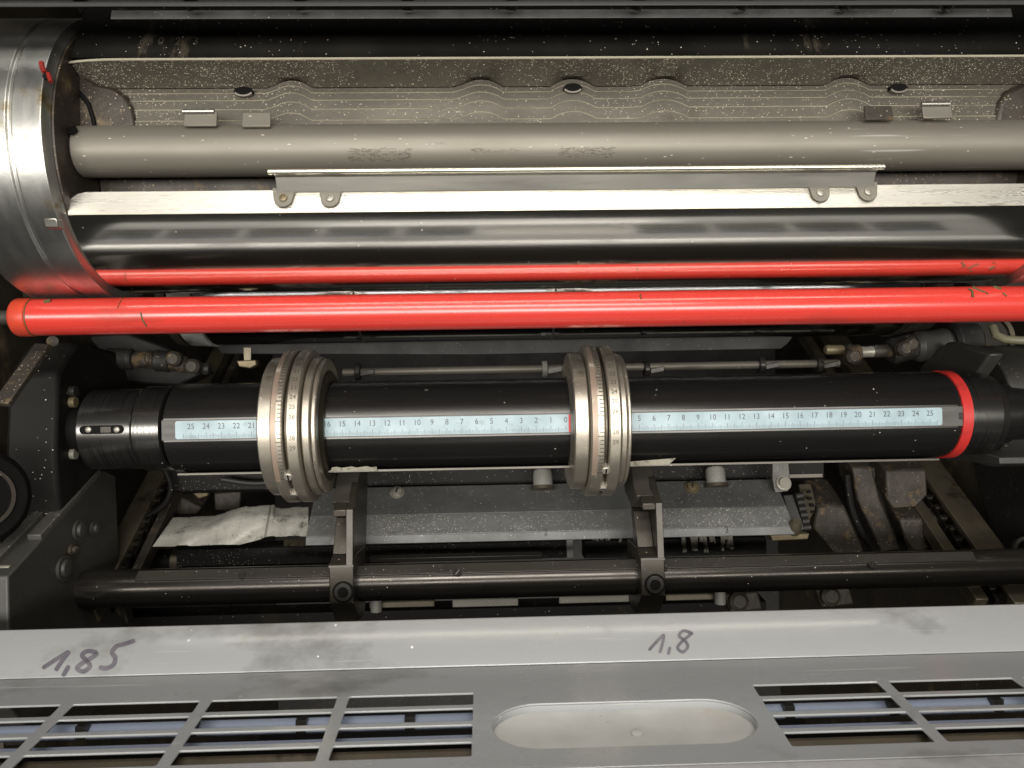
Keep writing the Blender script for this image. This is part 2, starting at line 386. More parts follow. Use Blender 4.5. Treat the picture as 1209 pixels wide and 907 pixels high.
build('ink_blob', MB().tube([onring(*q) for q in ((57,87),(59,93),(60,97))], .0012, 10), m_blob, cy, label='dried red ink run on the steel bearer ring')
build('ring_hole', MB().rev([(-.001,.0018),(.0006,.0018)], onring(55,90), (0,-1,.1), 18), m_hole, cy)
build('bearer_ring', bearer(XR+.002, XR+.057, True), m_ring, cy, sharp=25, bevel=.0004)
# end disc closing the gap on the left and right
build('end_disc', MB().rev([(0,.001),(0,.0782),(.001,.0782),(.001,.001)], (xe+.0002,CU,CV), (1,0,0), 96), m_brown, cy)
build('end_disc', MB().rev([(0,.001),(0,.0795),(.004,.0795),(.004,.001)], (XR-.003,CU,CV), (1,0,0), 96), m_brown, cy)
build('core', MB().rev([(0,.05),(XR-XL-.004,.05)], (XL+.001,CU+.018,CV-.012), (1,0,0), 48), m_brown, cy)
# stepped casting wall in the gap
def vy(py, u): return (453.5-py)/F*u
CB = .440
lines_y = [140.5, 127.5, 117, 108.5]
steps = []        # (u, v) of the foot of each ledge
bumps = [(345,24),(568,27),(676,27),(783,29),(1000,27)]
bx = [(at(px,120,CB+.004).x, w/F*CB) for px, w in bumps]
def bumpf(x):
    s_ = 0
    for c, w in bx:
        q = abs(x-c)/w
        if q < 1: s_ = max(s_, (1-q*q)*(1 if q < .85 else 1))
    return s_
xs = []
x = xe+.0016
while x < XR-.002: xs.append(x); x += .0016 if any(abs(x-c) < w*1.1 for c, w in bx) else .006
xs.append(XR-.002)
cur = (CB, vy(152, CB)); lg = .0011
face_rows = [[(x, CB, cur[1]-.02) for x in xs]]
ledges = []
u = CB
for i, y in enumerate(lines_y):
    v = vy(y, u)
    amp = .0042
    top = [(x, u, v+amp*bumpf(x)) for x in xs]
    face_rows.append(top)
    back = [(x, u+lg*cP*1.2, v+amp*bumpf(x)+lg*sP*1.2) for x in xs]
    ledges.append((top, back))
    face_rows.append(back); u += lg*cP*1.2
v103 = vy(103, u)
face_rows.append([(x, u, v103+.0045*bumpf(x)) for x in xs])
cs = MB().slab(face_rows, (0,.03,.004))
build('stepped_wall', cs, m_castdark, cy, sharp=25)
le = MB()
for top, back in ledges:
    le.slab([[Vector(p)+Vector((0,-.00028,-.0000)) for p in top], [Vector(p)+Vector((0,.0002,.00036)) for p in top]], Vector((0,.0004,-.0003)))
build('ledge_edges', le, m_ledge, cy)
T0 = (.4275, vy(70,.4275))
uu = u
rowA = [(x, uu-.0004, v103+.0045*bumpf(x)+.0003) for x in xs]
rowB = [(x, uu-.0055, vy(90, uu-.0055)) for x in xs]
rowC = [(x, T0[0], T0[1]) for x in xs]
rowD = [(x, T0[0]+.03, T0[1]+.012) for x in xs]
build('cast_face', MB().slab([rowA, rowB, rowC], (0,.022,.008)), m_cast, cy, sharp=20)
ex = [xe+.0014+(XR-xe-.0014)*k/60 for k in range(61)]
edg = MB(); e0 = (T0[0]-.0007, T0[1]+.0001)
def droop(x): return -.0016*max(0, 1-(x-xe)/.026)**2
edg.slab([[(x, e0[0], e0[1]+droop(x)) for x in ex], [(x, e0[0]+.0012, vy(66.8, e0[0]+.0012)+droop(x)) for x in ex]], (0,.001,.0))
build('bare_edge', edg, mat('bright_edge', (.80,.74,.58), .4, .3, (.60,.55,.42), 80), cy)
D0 = (T0[0]+.0012, vy(66, T0[0]+.0012)); D1 = (.4350, vy(42,.4350)); D2 = (.446, vy(8,.446))
build('upper_face', MB().prism([D0, D1, (D1[0]+.0006,D1[1]), D2, (D2[0]+.01,D2[1]), (D0[0]+.012,D0[1])], xe+.0013, XR), m_upper, cy)
# stamped number on the dark upper face
sm = MB()
tU = Vector((D1[0]-D0[0], D1[1]-D0[1])).normalized()
for ch, px in (('6',168),('0',190),('2',210),('3',231)):
    vs, fs = text2d(ch, .0085)
    c = onplane(px, 49, (D0[0]-.0002, D0[1]), tU)
    sm.add([(c.x+a*.8, c.y+tU.x*b, c.z+tU.y*b) for a, b in vs], fs)
m_num = mat('worn_stamp', (.16,.145,.12), .5, .5, (.03,.027,.022), 260)
build('stamped_number', sm, m_num, cy, label='worn number stamped in the black upper face')
# round corner bosses at both ends of the gap
wc = [at(x_, y_, .4385) for x_, y_ in ((74,80),(92,84),(112,98),(134,103),(147,112),(156,128),(160,150),(120,156),(74,156))]
build('worn_corner', MB().plate(wc, (0,.006,0)), m_brown, cy, bevel=.002)
build('dark_crack', MB().tube([at(x_, y_, .4380) for x_, y_ in ((79,98),(92,108),(104,122),(110,140),(112,152))], .0013, 8), m_hole, cy)
wc = [at(x_, y_, .4385) for x_, y_ in ((1238,98),(1206,98),(1190,106),(1179,122),(1174,150),(1238,156))]
build('worn_corner', MB().plate(wc, (0,.006,0)), m_brown, cy, bevel=.003)
def ell(c, a, b, du, k0=0, k1=32): return [Vector((c.x+a*math.cos(2*PI*k/32), c.y+du, c.z+b*math.sin(2*PI*k/32))) for k in range(k0, k1)]
for px, py in ((288,109),(676,105),(1060,105)):
    c = at(px, py, .4415)
    h_ = build('screw_hole', MB().plate(ell(c,.0054,.0028,-.0012), (0,.0035,0)), m_hole, cy)
    lo = ell(c,.0054,.0029,-.0016,18,31); li = ell(c+Vector((0,0,.0007)),.0047,.0027,-.0016,18,31)
    build('lit_hole_rim', MB().plate(lo+li[::-1], (0,.003,0)), m_tube, h_)  # pale lower crescent paints the light caught on the hole's rim
# sheet stops peeping over the tube
for px, py, w, m, bent in ((237,141,38,m_rail,True),(303,142,33,m_tube,False),(1037,134,34,m_rustblk,False),(1106,132,36,m_rail,True)):
    c = at(px, py, .427); hw = w/F*.427/2
    mb = MB().obox(c, (hw,0,0), (0,.0006,-.0003), (0,.001,.0042))
    o = build('sheet_stop', mb, m_tube if bent else m, cy, bevel=.0004, label='bright bent sheet stop' if bent else 'plain flat sheet stop')
    if bent: build('bent_lip', MB().rev([(-hw*.95,.0014),(hw*.95,.0014)], (c.x-.001, c.y-.0002, c.z+.0042), (1,0,0), 16), m_rail, o)
# clamp rail with tabs
RU = .4225
rx0, rx1 = at(318,208,RU).x, at(1041,203,RU).x
yc = 1.0
v0, v1 = vy(224,RU), vy(206.5,RU)
rl = build('clamp_rail', MB().prism([(RU+.0045,v0),(RU+.0035,v0+.0004),(RU,v1),(RU-.0028,v1+.0002),(RU-.0032,v1+.0024),(RU-.0018,v1+.0036),(RU+.0012,v1+.0030),(RU+.0016,v1),(RU+.0055,v0)], rx0+.003, rx1-.003), m_rail, cy, bevel=.0003)
fl = MB().rev([(0,.0010),(.0006,.0015),(rx1-rx0-.0006,.0015),(rx1-rx0,.0010)], (rx0,RU-.0034,v1+.0018), (1,0,0), 20)
build('rail_flange', fl, m_edge, cy)
def tab(px, py):
    c = onplane(px, py, E2+nrm*.0012, t); mb = MB()
    R_ = .0052; outl = []
    for k in range(13):
        a = PI + PI*k/12; outl.append((R_*math.cos(a), R_*math.sin(a)))
    outl += [(R_*1.25, .0065), (-R_*1.25, .0065)]
    pts = [Vector((c.x+a, c.y+t.x*b, c.z+t.y*b)) for a, b in outl]
    mb.plate(pts, (0, nrm.x*.001, nrm.y*.001))
    o = build('rail_tab', mb, m_tube, cy, bevel=.0003)
    q = c + Vector((0, nrm.x*.001, nrm.y*.001))
    build('rivet', MB().rev([(0,.0024),(.0008,.0022),(.0012,.0012),(.0006,.0008)], q, (0,nrm.x,nrm.y), 20), m_brass if px in (335,) else m_screw, o)
for px, py in ((335,235),(390,235),(968,229),(1024,228)): tab(px, py)

# grey tube lying in the gap
TU, TV, TR = .439, vy(176,.439), .0141
tx0 = xe+.0014
tb = thing('grey_tube', 'satin grey round tube lying in the gap of the chrome cylinder', 'tube', (.05,TU,TV-TR))
build('tube_body', MB().rev([(0,TR-.001),(.001,TR),(XR-tx0-.003,TR)], (tx0,TU,TV), (1,0,0), 72), m_tube, tb)
c = at(86,155,.4265)
build('end_notch', MB().rev([(0,.0030),(.0004,.0030)], (c.x,c.y-.001,c.z), (0,-1,.6), 20), m_hole, tb)
m_wear = mat('dark_wear', (.115,.097,.074), .6, .2)
for (xa, ya, w, h, n) in ((452,190,72,13,170),(690,187,62,10,90),(585,186,52,4,24)):
    st = MB()
    for k in range(n):
        px = xa+random.uniform(-.5,.5)*w; py = ya+random.uniform(-.5,.5)*h
        c = at(px, py, TU); a = math.asin(max(-.98, min(.98, (c.z-TV)/TR*1.03))); l = random.uniform(.0003,.0016); hh = .00010/TR*random.uniform(.5,2.2)
        q = lambda X, an: (X, TU-(TR+.00008)*math.cos(an), TV+(TR+.00008)*math.sin(an))
        st.add([q(c.x-l,a-hh), q(c.x+l,a-hh), q(c.x+l,a+hh), q(c.x-l,a+hh)], [(0,1,2,3)])
    for k in range(n//5):
        px = xa+random.uniform(-.5,.5)*w; py = ya+random.uniform(-.4,.4)*h
        c = at(px, py, TU); a = math.asin(max(-.98, min(.98, (c.z-TV)/TR*1.03))); hh = .0012/TR*random.uniform(.4,1.4)
        st.add([q(c.x-.00012,a-hh), q(c.x+.00012,a-hh), q(c.x+.00012,a+hh), q(c.x-.00012,a+hh)], [(0,1,2,3)])
    build('wear_patch', st, m_wear, tb)

# ================================================================ top guard grille
gg = thing('guard_grille', 'dark ribbed guard grille along the very top edge of the picture', 'guard', (.05,.40,.19))
GU = .398
lx0, lx1 = at(130,15,GU).x, at(1196,15,GU).x
build('lip', MB().prism([(GU,vy(21.5,GU)),(GU+.0012,vy(9.5,GU)),(GU+.005,vy(9.5,GU)),(GU+.005,vy(20,GU+.005))], lx0, lx1), m_lip, gg, bevel=.0004)
gx0, gx1 = -.33, .45
build('bar', MB().prism([(GU-.014,vy(7,GU-.014)),(GU-.014,vy(1,GU-.014)),(GU-.006,vy(0,GU-.006)),(GU-.006,vy(6,GU-.006))], gx0, gx1), m_grille, gg, bevel=.0006)
for dv in (-11, -23):
    build('bar', MB().prism([(GU-.020,vy(dv+5,GU-.020)),(GU-.020,vy(dv-1,GU-.020)),(GU-.010,vy(dv-2,GU-.01)),(GU-.010,vy(dv+4,GU-.01))], gx0, gx1), m_grille, gg, bevel=.0006)
build('light_block_plate', MB().prism([(.4035,vy(1,.4035)),(.4055,vy(1,.4055)),(.345,.335),(.340,.330)], gx0, gx1), m_grille, gg)  # added above the view to keep overhead light off the upper face
for px in (-15,108,236,363,487,608,755,878,998,1120,1240):
    a = at(px-6, 11.5, GU-.003); b = at(px+(px-604)*.06, -30, GU-.012)
    build('rib', MB().tube([a, a+(b-a)*.3, b], .0034, 10), m_grille, gg)

# ================================================================ red bar
RBU = .478
pA, pB = at(30,374,RBU), at(1209,355,RBU)
RV = (at(604,367,RBU)).z; RR = .01125
m_scuff = mat('scuff', (.035,.022,.012), .5, 0, (.09,.07,.01), 400)
rb = thing('red_bar', 'bright red painted round guard bar crossing in front of the chrome cylinder', 'bar', (.05,RBU,RV-RR))
x0 = at(30,374,RBU-.01).x
build('bar_tube', MB().rev([(0,RR),(.80,RR)], (x0,RBU,RV), (1,0,0), 72), m_red, rb)
build('end_cap', MB().rev([(-.0115,RR*.86),(-.0105,RR*.98),(-.009,RR*1.04),(-.0012,RR*1.04),(-.0003,RR*.95)], (x0,RBU,RV), (1,0,0), 56), m_redcap, rb)
build('cap_seam', MB().rev([(-.0004,RR+.0002),(.0003,RR+.0002)], (x0,RBU,RV), (1,0,0), 56), m_scuff, rb)
build('pivot_pin', MB().cyl((x0-.034,RBU,RV),(x0-.0113,RBU,RV),.0045), m_rustblk, rb)
def onbar(px, py):
    c = at(px, py, RBU-.009); s_ = max(-.97, min(.97, (at(px,py,RBU).z-RV)/RR*.98)); a = math.asin(s_)
    return Vector((c.x, RBU-(RR+.0002)*math.cos(a), RV+(RR+.0002)*math.sin(a)))
for pts, r in (([(141,353),(141.5,358),(140.5,366)],.00028),([(168,371),(170,380),(173,387)],.0005),([(51,358.5),(55,357.5),(58,357)],.0013),
               ([(757,349),(755.5,352),(757,355)],.0004),([(1146,343),(1148,346),(1146,353)],.0008),([(1152,341),(1162,347)],.0007),([(1156,338),(1165,349)],.0006),
               ([(1178,340),(1184,343)],.0010),([(1183,348),(1186,352)],.0006)):
    build('scuff_mark', MB().tube([onbar(*q) for q in pts], r, 8), m_scuff, rb)

# ================================================================ second, darker cylinder behind the red bar
DU, DV, DR = .66, .097, .060
dx0, dx1 = at(234,345,.62).x, at(1076,338,.62).x
dc = thing('rear_cylinder', 'dark glossy cylinder half hidden behind the red bar', 'cylinder', (.05,DU,DV-DR))
m_dchrome = mat('dark_chrome', (.55,.55,.56), .12, 1, (.42,.42,.43), 8, (1,8,8), rvar=.08, speck=0.036, sscale=240, ssize=.13, scol=(.6,.6,.6), stain=((.14,.14,.14), 10, .60, (1,3,3)))
build('cylinder_body', MB().rev([(0,DR-.001),(.001,DR),(dx1-dx0-.001,DR),(dx1-dx0,DR-.001)], (dx0,DU,DV), (1,0,0), 96), m_dchrome, dc)
m_dring = mat('grey_end_ring', (.55,.54,.50), .45, .25, (.12,.12,.11), 30, stain=((.06,.05,.035), 30, .56, (1,1,1)))
for s0, s1 in ((dx0-.028,dx0-.0205),(dx0-.019,dx0-.0005)):
    build('end_ring', MB().rev([(0,.03),(0,DR),(s1-s0,DR+.0012),(s1-s0,.03)], (s0,DU,DV), (1,0,0), 72, closed=True), m_dring if s0 > dx0-.02 else m_rustblk, dc)
for s0, s1 in ((dx1+.0005,dx1+.0035),(dx1+.004,dx1+.026)):
    build('end_ring', MB().rev([(0,.03),(0,DR+.0012),(s1-s0,DR),(s1-s0,.03)], (s0,DU,DV), (1,0,0), 72, closed=True), m_edge if s1 < dx1+.004 else m_rustblk, dc)
for px in (416,655):
    xx = at(px,340,.605).x
    build('seam_strip', MB().rev([(0,DR+.0003),(.0016,DR+.0003)], (xx,DU,DV), (1,0,0), 72), m_rail, dc)

# plate under the rear cylinder
pu = .70
pl = MB().plate([at(250,402,pu), at(560,401,pu), at(925,395,pu), at(936,398,pu), at(930,406,pu), at(922,412,pu), at(560,419,pu), at(262,418,pu)], (0,.004,0))
tag(build('tray_plate', pl, m_dark, None, bevel=.0005), 'dull brown plate running under the dark rear cylinder', 'plate')
# thin rod with clips
ru = .67
rod = thing('clip_rod', 'thin steel rod with small black clips just above the ruled shaft', 'rod', at(660,440,ru))
build('rod', MB().cyl(at(405,440,ru), at(990,429,ru), .0035, n=16), m_tube, rod)
for px, py, m in ((423,439,m_dark),(643,436,m_plast),(763,436,m_dark),(898,431,m_dark),(966,430,m_dark)):
    c = at(px, py, ru)
    mb = MB().rev([(-.0025,.0035),(-.0022,.0075),(.0022,.0075),(.0025,.0035)], c, (1,0,0), 20, closed=True)
    mb.obox(c+Vector((.0085,-.004,-.001)), (.006,0,.001), (0,.0025,0), (0,0,.0022))
    build('clip', mb, m if m is m_plast else m_bolt, rod, bevel=.0005)

# ================================================================ ruled shaft
SU, SV, SR = .5543, -.0273, .0313
fw_ = .0071; fv = at(604,497,.5238).z - SV        # flat for the tape
fu = SU - math.sqrt(SR*SR - (fw_+abs(fv))**2) if abs(fv) > .002 else SU-.0304
fu = SU - .0303
def flat_prof(r, n=90):
    out = []
    for k in range(n):
        a = 2*PI*k/n; u_, v_ = SU+r*math.cos(a), SV+r*math.sin(a)
        if u_ < fu: continue
        out.append((a, (u_, v_)))
    h = math.sqrt(r*r-(SU-fu)**2)
    out += [(PI-math.asin(h/r), (fu, SV+h)), (PI+math.asin(h/r), (fu, SV-h))]
    return [p for _, p in sorted(out)]
sx0, sx1 = at(193,504,.524).x, at(1131,490,.524).x
sh = thing('ruled_shaft', 'thick black steel shaft with a pale centimetre ruler along its front', 'shaft', (.05,SU,SV-SR))
build('shaft_body', MB().prism(flat_prof(SR), sx0, sx1), m_shaft, sh, sharp=14)
# tape seat and ruler
tz = SV
seat = MB().box(at(191,504,fu).x, at(1139,490,fu).x, fu-.0006, fu-.0001, tz-.0068, tz+.0068)
build('ruler_seat', seat, m_flat, sh, bevel=.0001)
tx_0, tx_1 = at(207.5,504,fu).x, at(1111.5,490,fu).x
def rrect(a0_, a1_, b0_, b1_, r, n=5):
    o = []
    for cx, cy_, s in ((a1_-r,b1_-r,0),(a0_+r,b1_-r,1),(a0_+r,b0_+r,2),(a1_-r,b0_+r,3)):
        for k in range(n+1):
            an = PI/2*(s+k/n); o.append((cx+r*math.cos(an), cy_+r*math.sin(an)))
    return o
tape = build('ruler_tape', MB().plate([(a, fu-.0007, b) for a, b in rrect(tx_0, tx_1, tz-.0061, tz+.0061, .0015)], (0,-.0003,0)), m_ruler, sh)
X0 = (at(226,504,fu).x + at(1097,490,fu).x)/2; cmx = (at(1097,490,fu).x - at(226,504,fu).x)/50
mk = MB(); zu = fu-.00108
for k in range(-25, 26):
    vs, fs = text2d(str(abs(k)), .0054)
    mk.add([(X0+k*cmx+a*.92, zu, tz+.0022+b) for a, b in vs], fs)
for k in range(-255, 256):
    h = .0040 if k % 10 == 0 else (.0032 if k % 5 == 0 else .0022); w = .00013 if k % 5 == 0 else .00009
    xx = X0+k*cmx/10
    mk.add([(xx-w,zu,tz-.0058),(xx+w,zu,tz-.0058),(xx+w,zu,tz-.0058+h),(xx-w,zu,tz-.0058+h)], [(0,1,2,3)])
build('scale_marks', mk, m_ink, tape)
xx = at(677,500,fu).x
build('red_mark', MB().box(xx-.0034, xx+.0010, zu-.0002, zu+.0001, tz-.006, tz+.006), m_inkred, tape)
# left collars
def latheX(segs, m, name, parent, label=None, n=96): return build(name, MB().rev([(a, r) for a, r in segs], (0,SU,SV), (1,0,0), n), m, parent, label, sharp=28)
cA, cB, cC = at(88,506,.527).x, at(154,505,.526).x, at(188,504,.525).x
col1 = latheX([(cA,.0262),(cA+.0012,.0280),(cB-.0012,.0284),(cB-.0003,.0276)], m_collar, 'collar', sh)
latheX([(cB,.0276),(cB+.0012,.0300),(cC-.0008,.0300),(cC,.0285)], m_collar, 'collar', sh)
latheX([(cC+.0001,.0262),(sx0-.0001,.0262)], m_hole, 'groove', sh)
latheX([(cA-.03,.017),(cA-.0001,.017)], m_hole, 'journal', sh)
# slot with two pins in the left collar
sa, sb = at(100,507.5,.527), at(142,507,.527)
slot = MB()
o = []
for s, cx in ((0, sb.x), (1, sa.x)):
    for k in range(9):
        an = -PI/2 + PI*k/8 + PI*s; o.append((cx+.0029*math.cos(an), SU-.0287, SV+.0000+.0029*math.sin(an)))
zz = at(120,507.4,.527).z - SV
slot.plate([(a, b, c_+zz) for a, b, c_ in o], (0,.0006,0))
sl = build('slot', slot, m_hole, col1)
for px in (104.5, 138):
    c = at(px, 507.4, SU-.0288); build('pin', MB().rev([(0,.0021),(.0008,.0019),(.0013,.0010)], (c.x,c.y,c.z), (0,-1,0), 20), m_screw, sl)
c = at(125,507.4,SU-.0288); build('spring_block', MB().obox(c, (.0034,0,0), (0,.0004,0), (0,0,.0019)), m_armtrim, sl)
# right end: black lip, red band, collar, smaller journal
rA, rB, rC = at(1140.5,488,.524).x, at(1149.5,488,.524).x, at(1196,487,.524).x
latheX([(sx1+.0001,SR-.0003),(rA-.0029,SR-.0003)], m_shaft, 'end_lip', sh)
latheX([(rA-.0028,.0300),(rA-.0026,SR+.0008),(rB-.0008,SR+.0008),(rB-.0004,.0300)], m_redband, 'red_band', sh)
latheX([(rB-.0003,.0290),(rB+.001,.0300),(rC-.006,.0300),(rC-.005,.0285),(rC,.0280)], m_collar, 'collar', sh, 'dark turned collar right of the red band')
latheX([(rC+.0001,.0225),(rC+.012,.0225),(rC+.0125,.020),(rC+.06,.020)], m_shaft, 'journal', sh)
# thin strip below the shaft
sp0, sp1 = at(218,553,.548).x, at(1097,540,.548).x
build('wiper_strip', MB().prism([(.535,SV-.0318),(.5352,SV-.0302),(.556,SV-.0316),(.556,SV-.0330)], sp0, sp1), m_key, sh, bevel=.0002)
xs_ = at(392,549,.54).x
build('paper_scrap', MB().slab([[(xs_+k*.0036, .5335, SV-.0307+.0006*math.sin(k*1.3)-.0004*(k in (0,9))) for k in range(10)], [(xs_+.001+k*.0034, .5345, SV-.0282+.0005*math.sin(k*2.1)) for k in range(10)]], (0,.0008,0)), m_scrap, sh, label='torn pale paper scrap on the shaft')
xs_ = at(742,545,.54).x
build('paper_scrap', MB().slab([[(xs_+k*.0030, .5335, SV-.0308) for k in range(10)], [(xs_+k*.0036, .5345, SV-.0282+.0002*k) for k in range(10)]], (0,.0008,0)), m_scrap, sh, label='torn pale paper scrap on the shaft')

# ================================================================ clamp rings on the shaft
def ring(xpx, label, flip):
    """xpx: picture columns A0,A1(band1),G0,G1(groove),B1,C1(flange end)"""
    ph = 500
    X = [at(p, ph, .505).x for p in xpx]
    th = thing('scale_ring', label, 'ring', (X[2], SU, SV-.055), 'graduated rings on the ruled shaft')
    Ra, Rb, Rg = .0488, .0540, .0500
    if not flip: f1, b1, g, b2, f2 = (X[0],X[1]), (X[1],X[2]), (X[2],X[3]), (X[3],X[4]), (X[4],X[5])
    else: f1, b1, g, b2, f2 = (X[0],X[1]), (X[1],X[2]), (X[2],X[3]), (X[3],X[4]), (X[4],X[5])
    def rv(seg, R, name, m, ri=.033, ch=.0008):
        a, b = seg
        return build(name, MB().rev([(a,ri),(a,R-ch),(a+ch,R),(b-ch,R),(b,R-ch),(b,ri)], (0,SU,SV), (1,0,0), 128, closed=True), m, th, sharp=25)
    rv((f1[0],f1[1]-.0006), Ra, 'flange', m_nickel)
    B1 = rv((b1[0],b1[1]-.00005), Rb, 'graduated_band', m_nickel)
    rv((f1[0]+.0004,f2[1]-.0004), Ra*.93, 'groove', m_nickdark)
    rv((g[0],g[1]-.00005), Rg, 'groove', m_nickdark)
    B2 = rv((b2[0],b2[1]-.00005), Rb, 'numbered_band', m_nickel)
    rv((f2[0]+.0006,f2[0]+(f2[1]-f2[0])*.62), Ra*1.0, 'inner_flange', m_nickel)
    rv((f2[0]+(f2[1]-f2[0])*.66,f2[1]), Ra*.975, 'flange', m_nickel)
    hub = (f2[1]+.0001, f2[1]+.0026) if not flip else (f1[0]-.0012, f1[0]-.0001)
    build('hub', MB().rev([(hub[0],.0318),(hub[0],.0395 if not flip else .036),(hub[1],.036 if not flip else .0395),(hub[1],.0318)], (0,SU,SV), (1,0,0), 96, closed=True), m_nickdark if not flip else m_nickel, th, sharp=25)
    # pink scale tape round the upper front of band 1
    def cylp(x, a, r): return (x, SU-r*math.cos(a), SV+r*math.sin(a))
    a_lo, a_hi = math.radians(-40), math.radians(88); w = b1[1]-b1[0]
    ta, tb_ = b1[0]+w*.08, b1[0]+w*.50; te = b1[0]+w*.92
    rows = [[cylp(ta+(tb_-ta)*i/2, a_lo+(a_hi-a_lo)*k/60, Rb+.0002) for k in range(61)] for i in range(3)]
    tp = build('scale_tape', MB().sheet(rows), m_pink, B1)
    tk = MB()
    nt_ = 44
    for k in range(nt_):
        a = a_lo+.05+(a_hi-a_lo-.08)*k/(nt_-1); L_ = .36 if k % 5 else .52; d = .0040
        xi = te-(te-ta)*L_
        tk.add([cylp(te, a-d, Rb+.0004), cylp(xi, a-d, Rb+.0004), cylp(xi, a+d, Rb+.0004), cylp(te, a+d, Rb+.0004)], [(0,1,2,3)])
    build('ticks', tk, m_stamp, tp)
    nm = MB(); xm = (b2[0]+b2[1])/2
    for i, num in enumerate(range(19, 30)):
        a0_ = math.radians(1.5 + (27-num)*7.2)
        vs, fs = text2d(str(num), .0042)
        nm.add([cylp(xm+a, a0_+b/Rb, Rb+.0002) for a, b in vs], fs)
    build('stamped_numbers', nm, m_faint, B2)
    # two screws in the groove
    xm = (g[0]+g[1])/2
    for ang, r in ((-35.5,.0030),(-57,.0026)):
        a = math.radians(ang); q = Vector(cylp(xm, a, Rg)); ax = Vector((0,-math.cos(a),math.sin(a)))
        s_ = build('screw', MB().rev([(0,r),(.0042,r),(.0048,r*.8)], q, ax, 24), m_screw, th)
        sm_ = MB(); slot_mark(sm_, q+ax*.0049, ax, r*.85, .7); build('screw_slot', sm_, m_hole, s_)
    return th
ring((302,320,334.5,339,353.5,371.5), 'graduated steel ring left of the ruler number 16, at the left of the shaft', False)
ring((679,697.5,713.5,718.5,733,747), 'graduated steel ring at the ruler zero, in the middle of the shaft', True)

# ================================================================ lower bar
BU, BV, BR = .556, (at(604,685,.5525)).z, .0131
bx0, bx1 = at(84,695,BU).x, .451
lb = thing('clamp_bar', 'dark round steel bar carrying the two clamp arms', 'bar', (.05,BU,BV-BR))
build('bar_body', MB().rev([(0,BR-.001),(.001,BR),(bx1-bx0,BR)], (bx0,BU,BV), (1,0,0), 64), m_bar, lb)
ka, kb = at(160,686,BU-.01).x, at(1152,664,BU-.01).x
n1 = Vector((-.62,.785)); tt = Vector((.785,.62)); kc = Vector((BU,BV))+n1*(BR-.0006)
pr = [kc-tt*.0042, kc-tt*.0042+n1*.0012, kc+tt*.0042+n1*.0012, kc+tt*.0042]
ky = build('key_strip', MB().prism([tuple(q) for q in pr], ka, kb), m_key, lb, bevel=.0002)
for px, py in ((286,679),(540,676),(783,671),(1030,667)):
    c = onplane(px, py, kc+n1*.0012, tt)
    s_ = build('screw', MB().rev([(0,.0030),(.0002,.0029)], c, (0,n1.x,n1.y), 24), m_bolt, ky)
    q = MB(); slot_mark(q, Vector(c)+Vector((0,n1.x,n1.y))*.0003, (0,n1.x,n1.y), .0028, .5+px, .12); build('screw_slot', q, m_screw if px == 540 else m_key, s_)

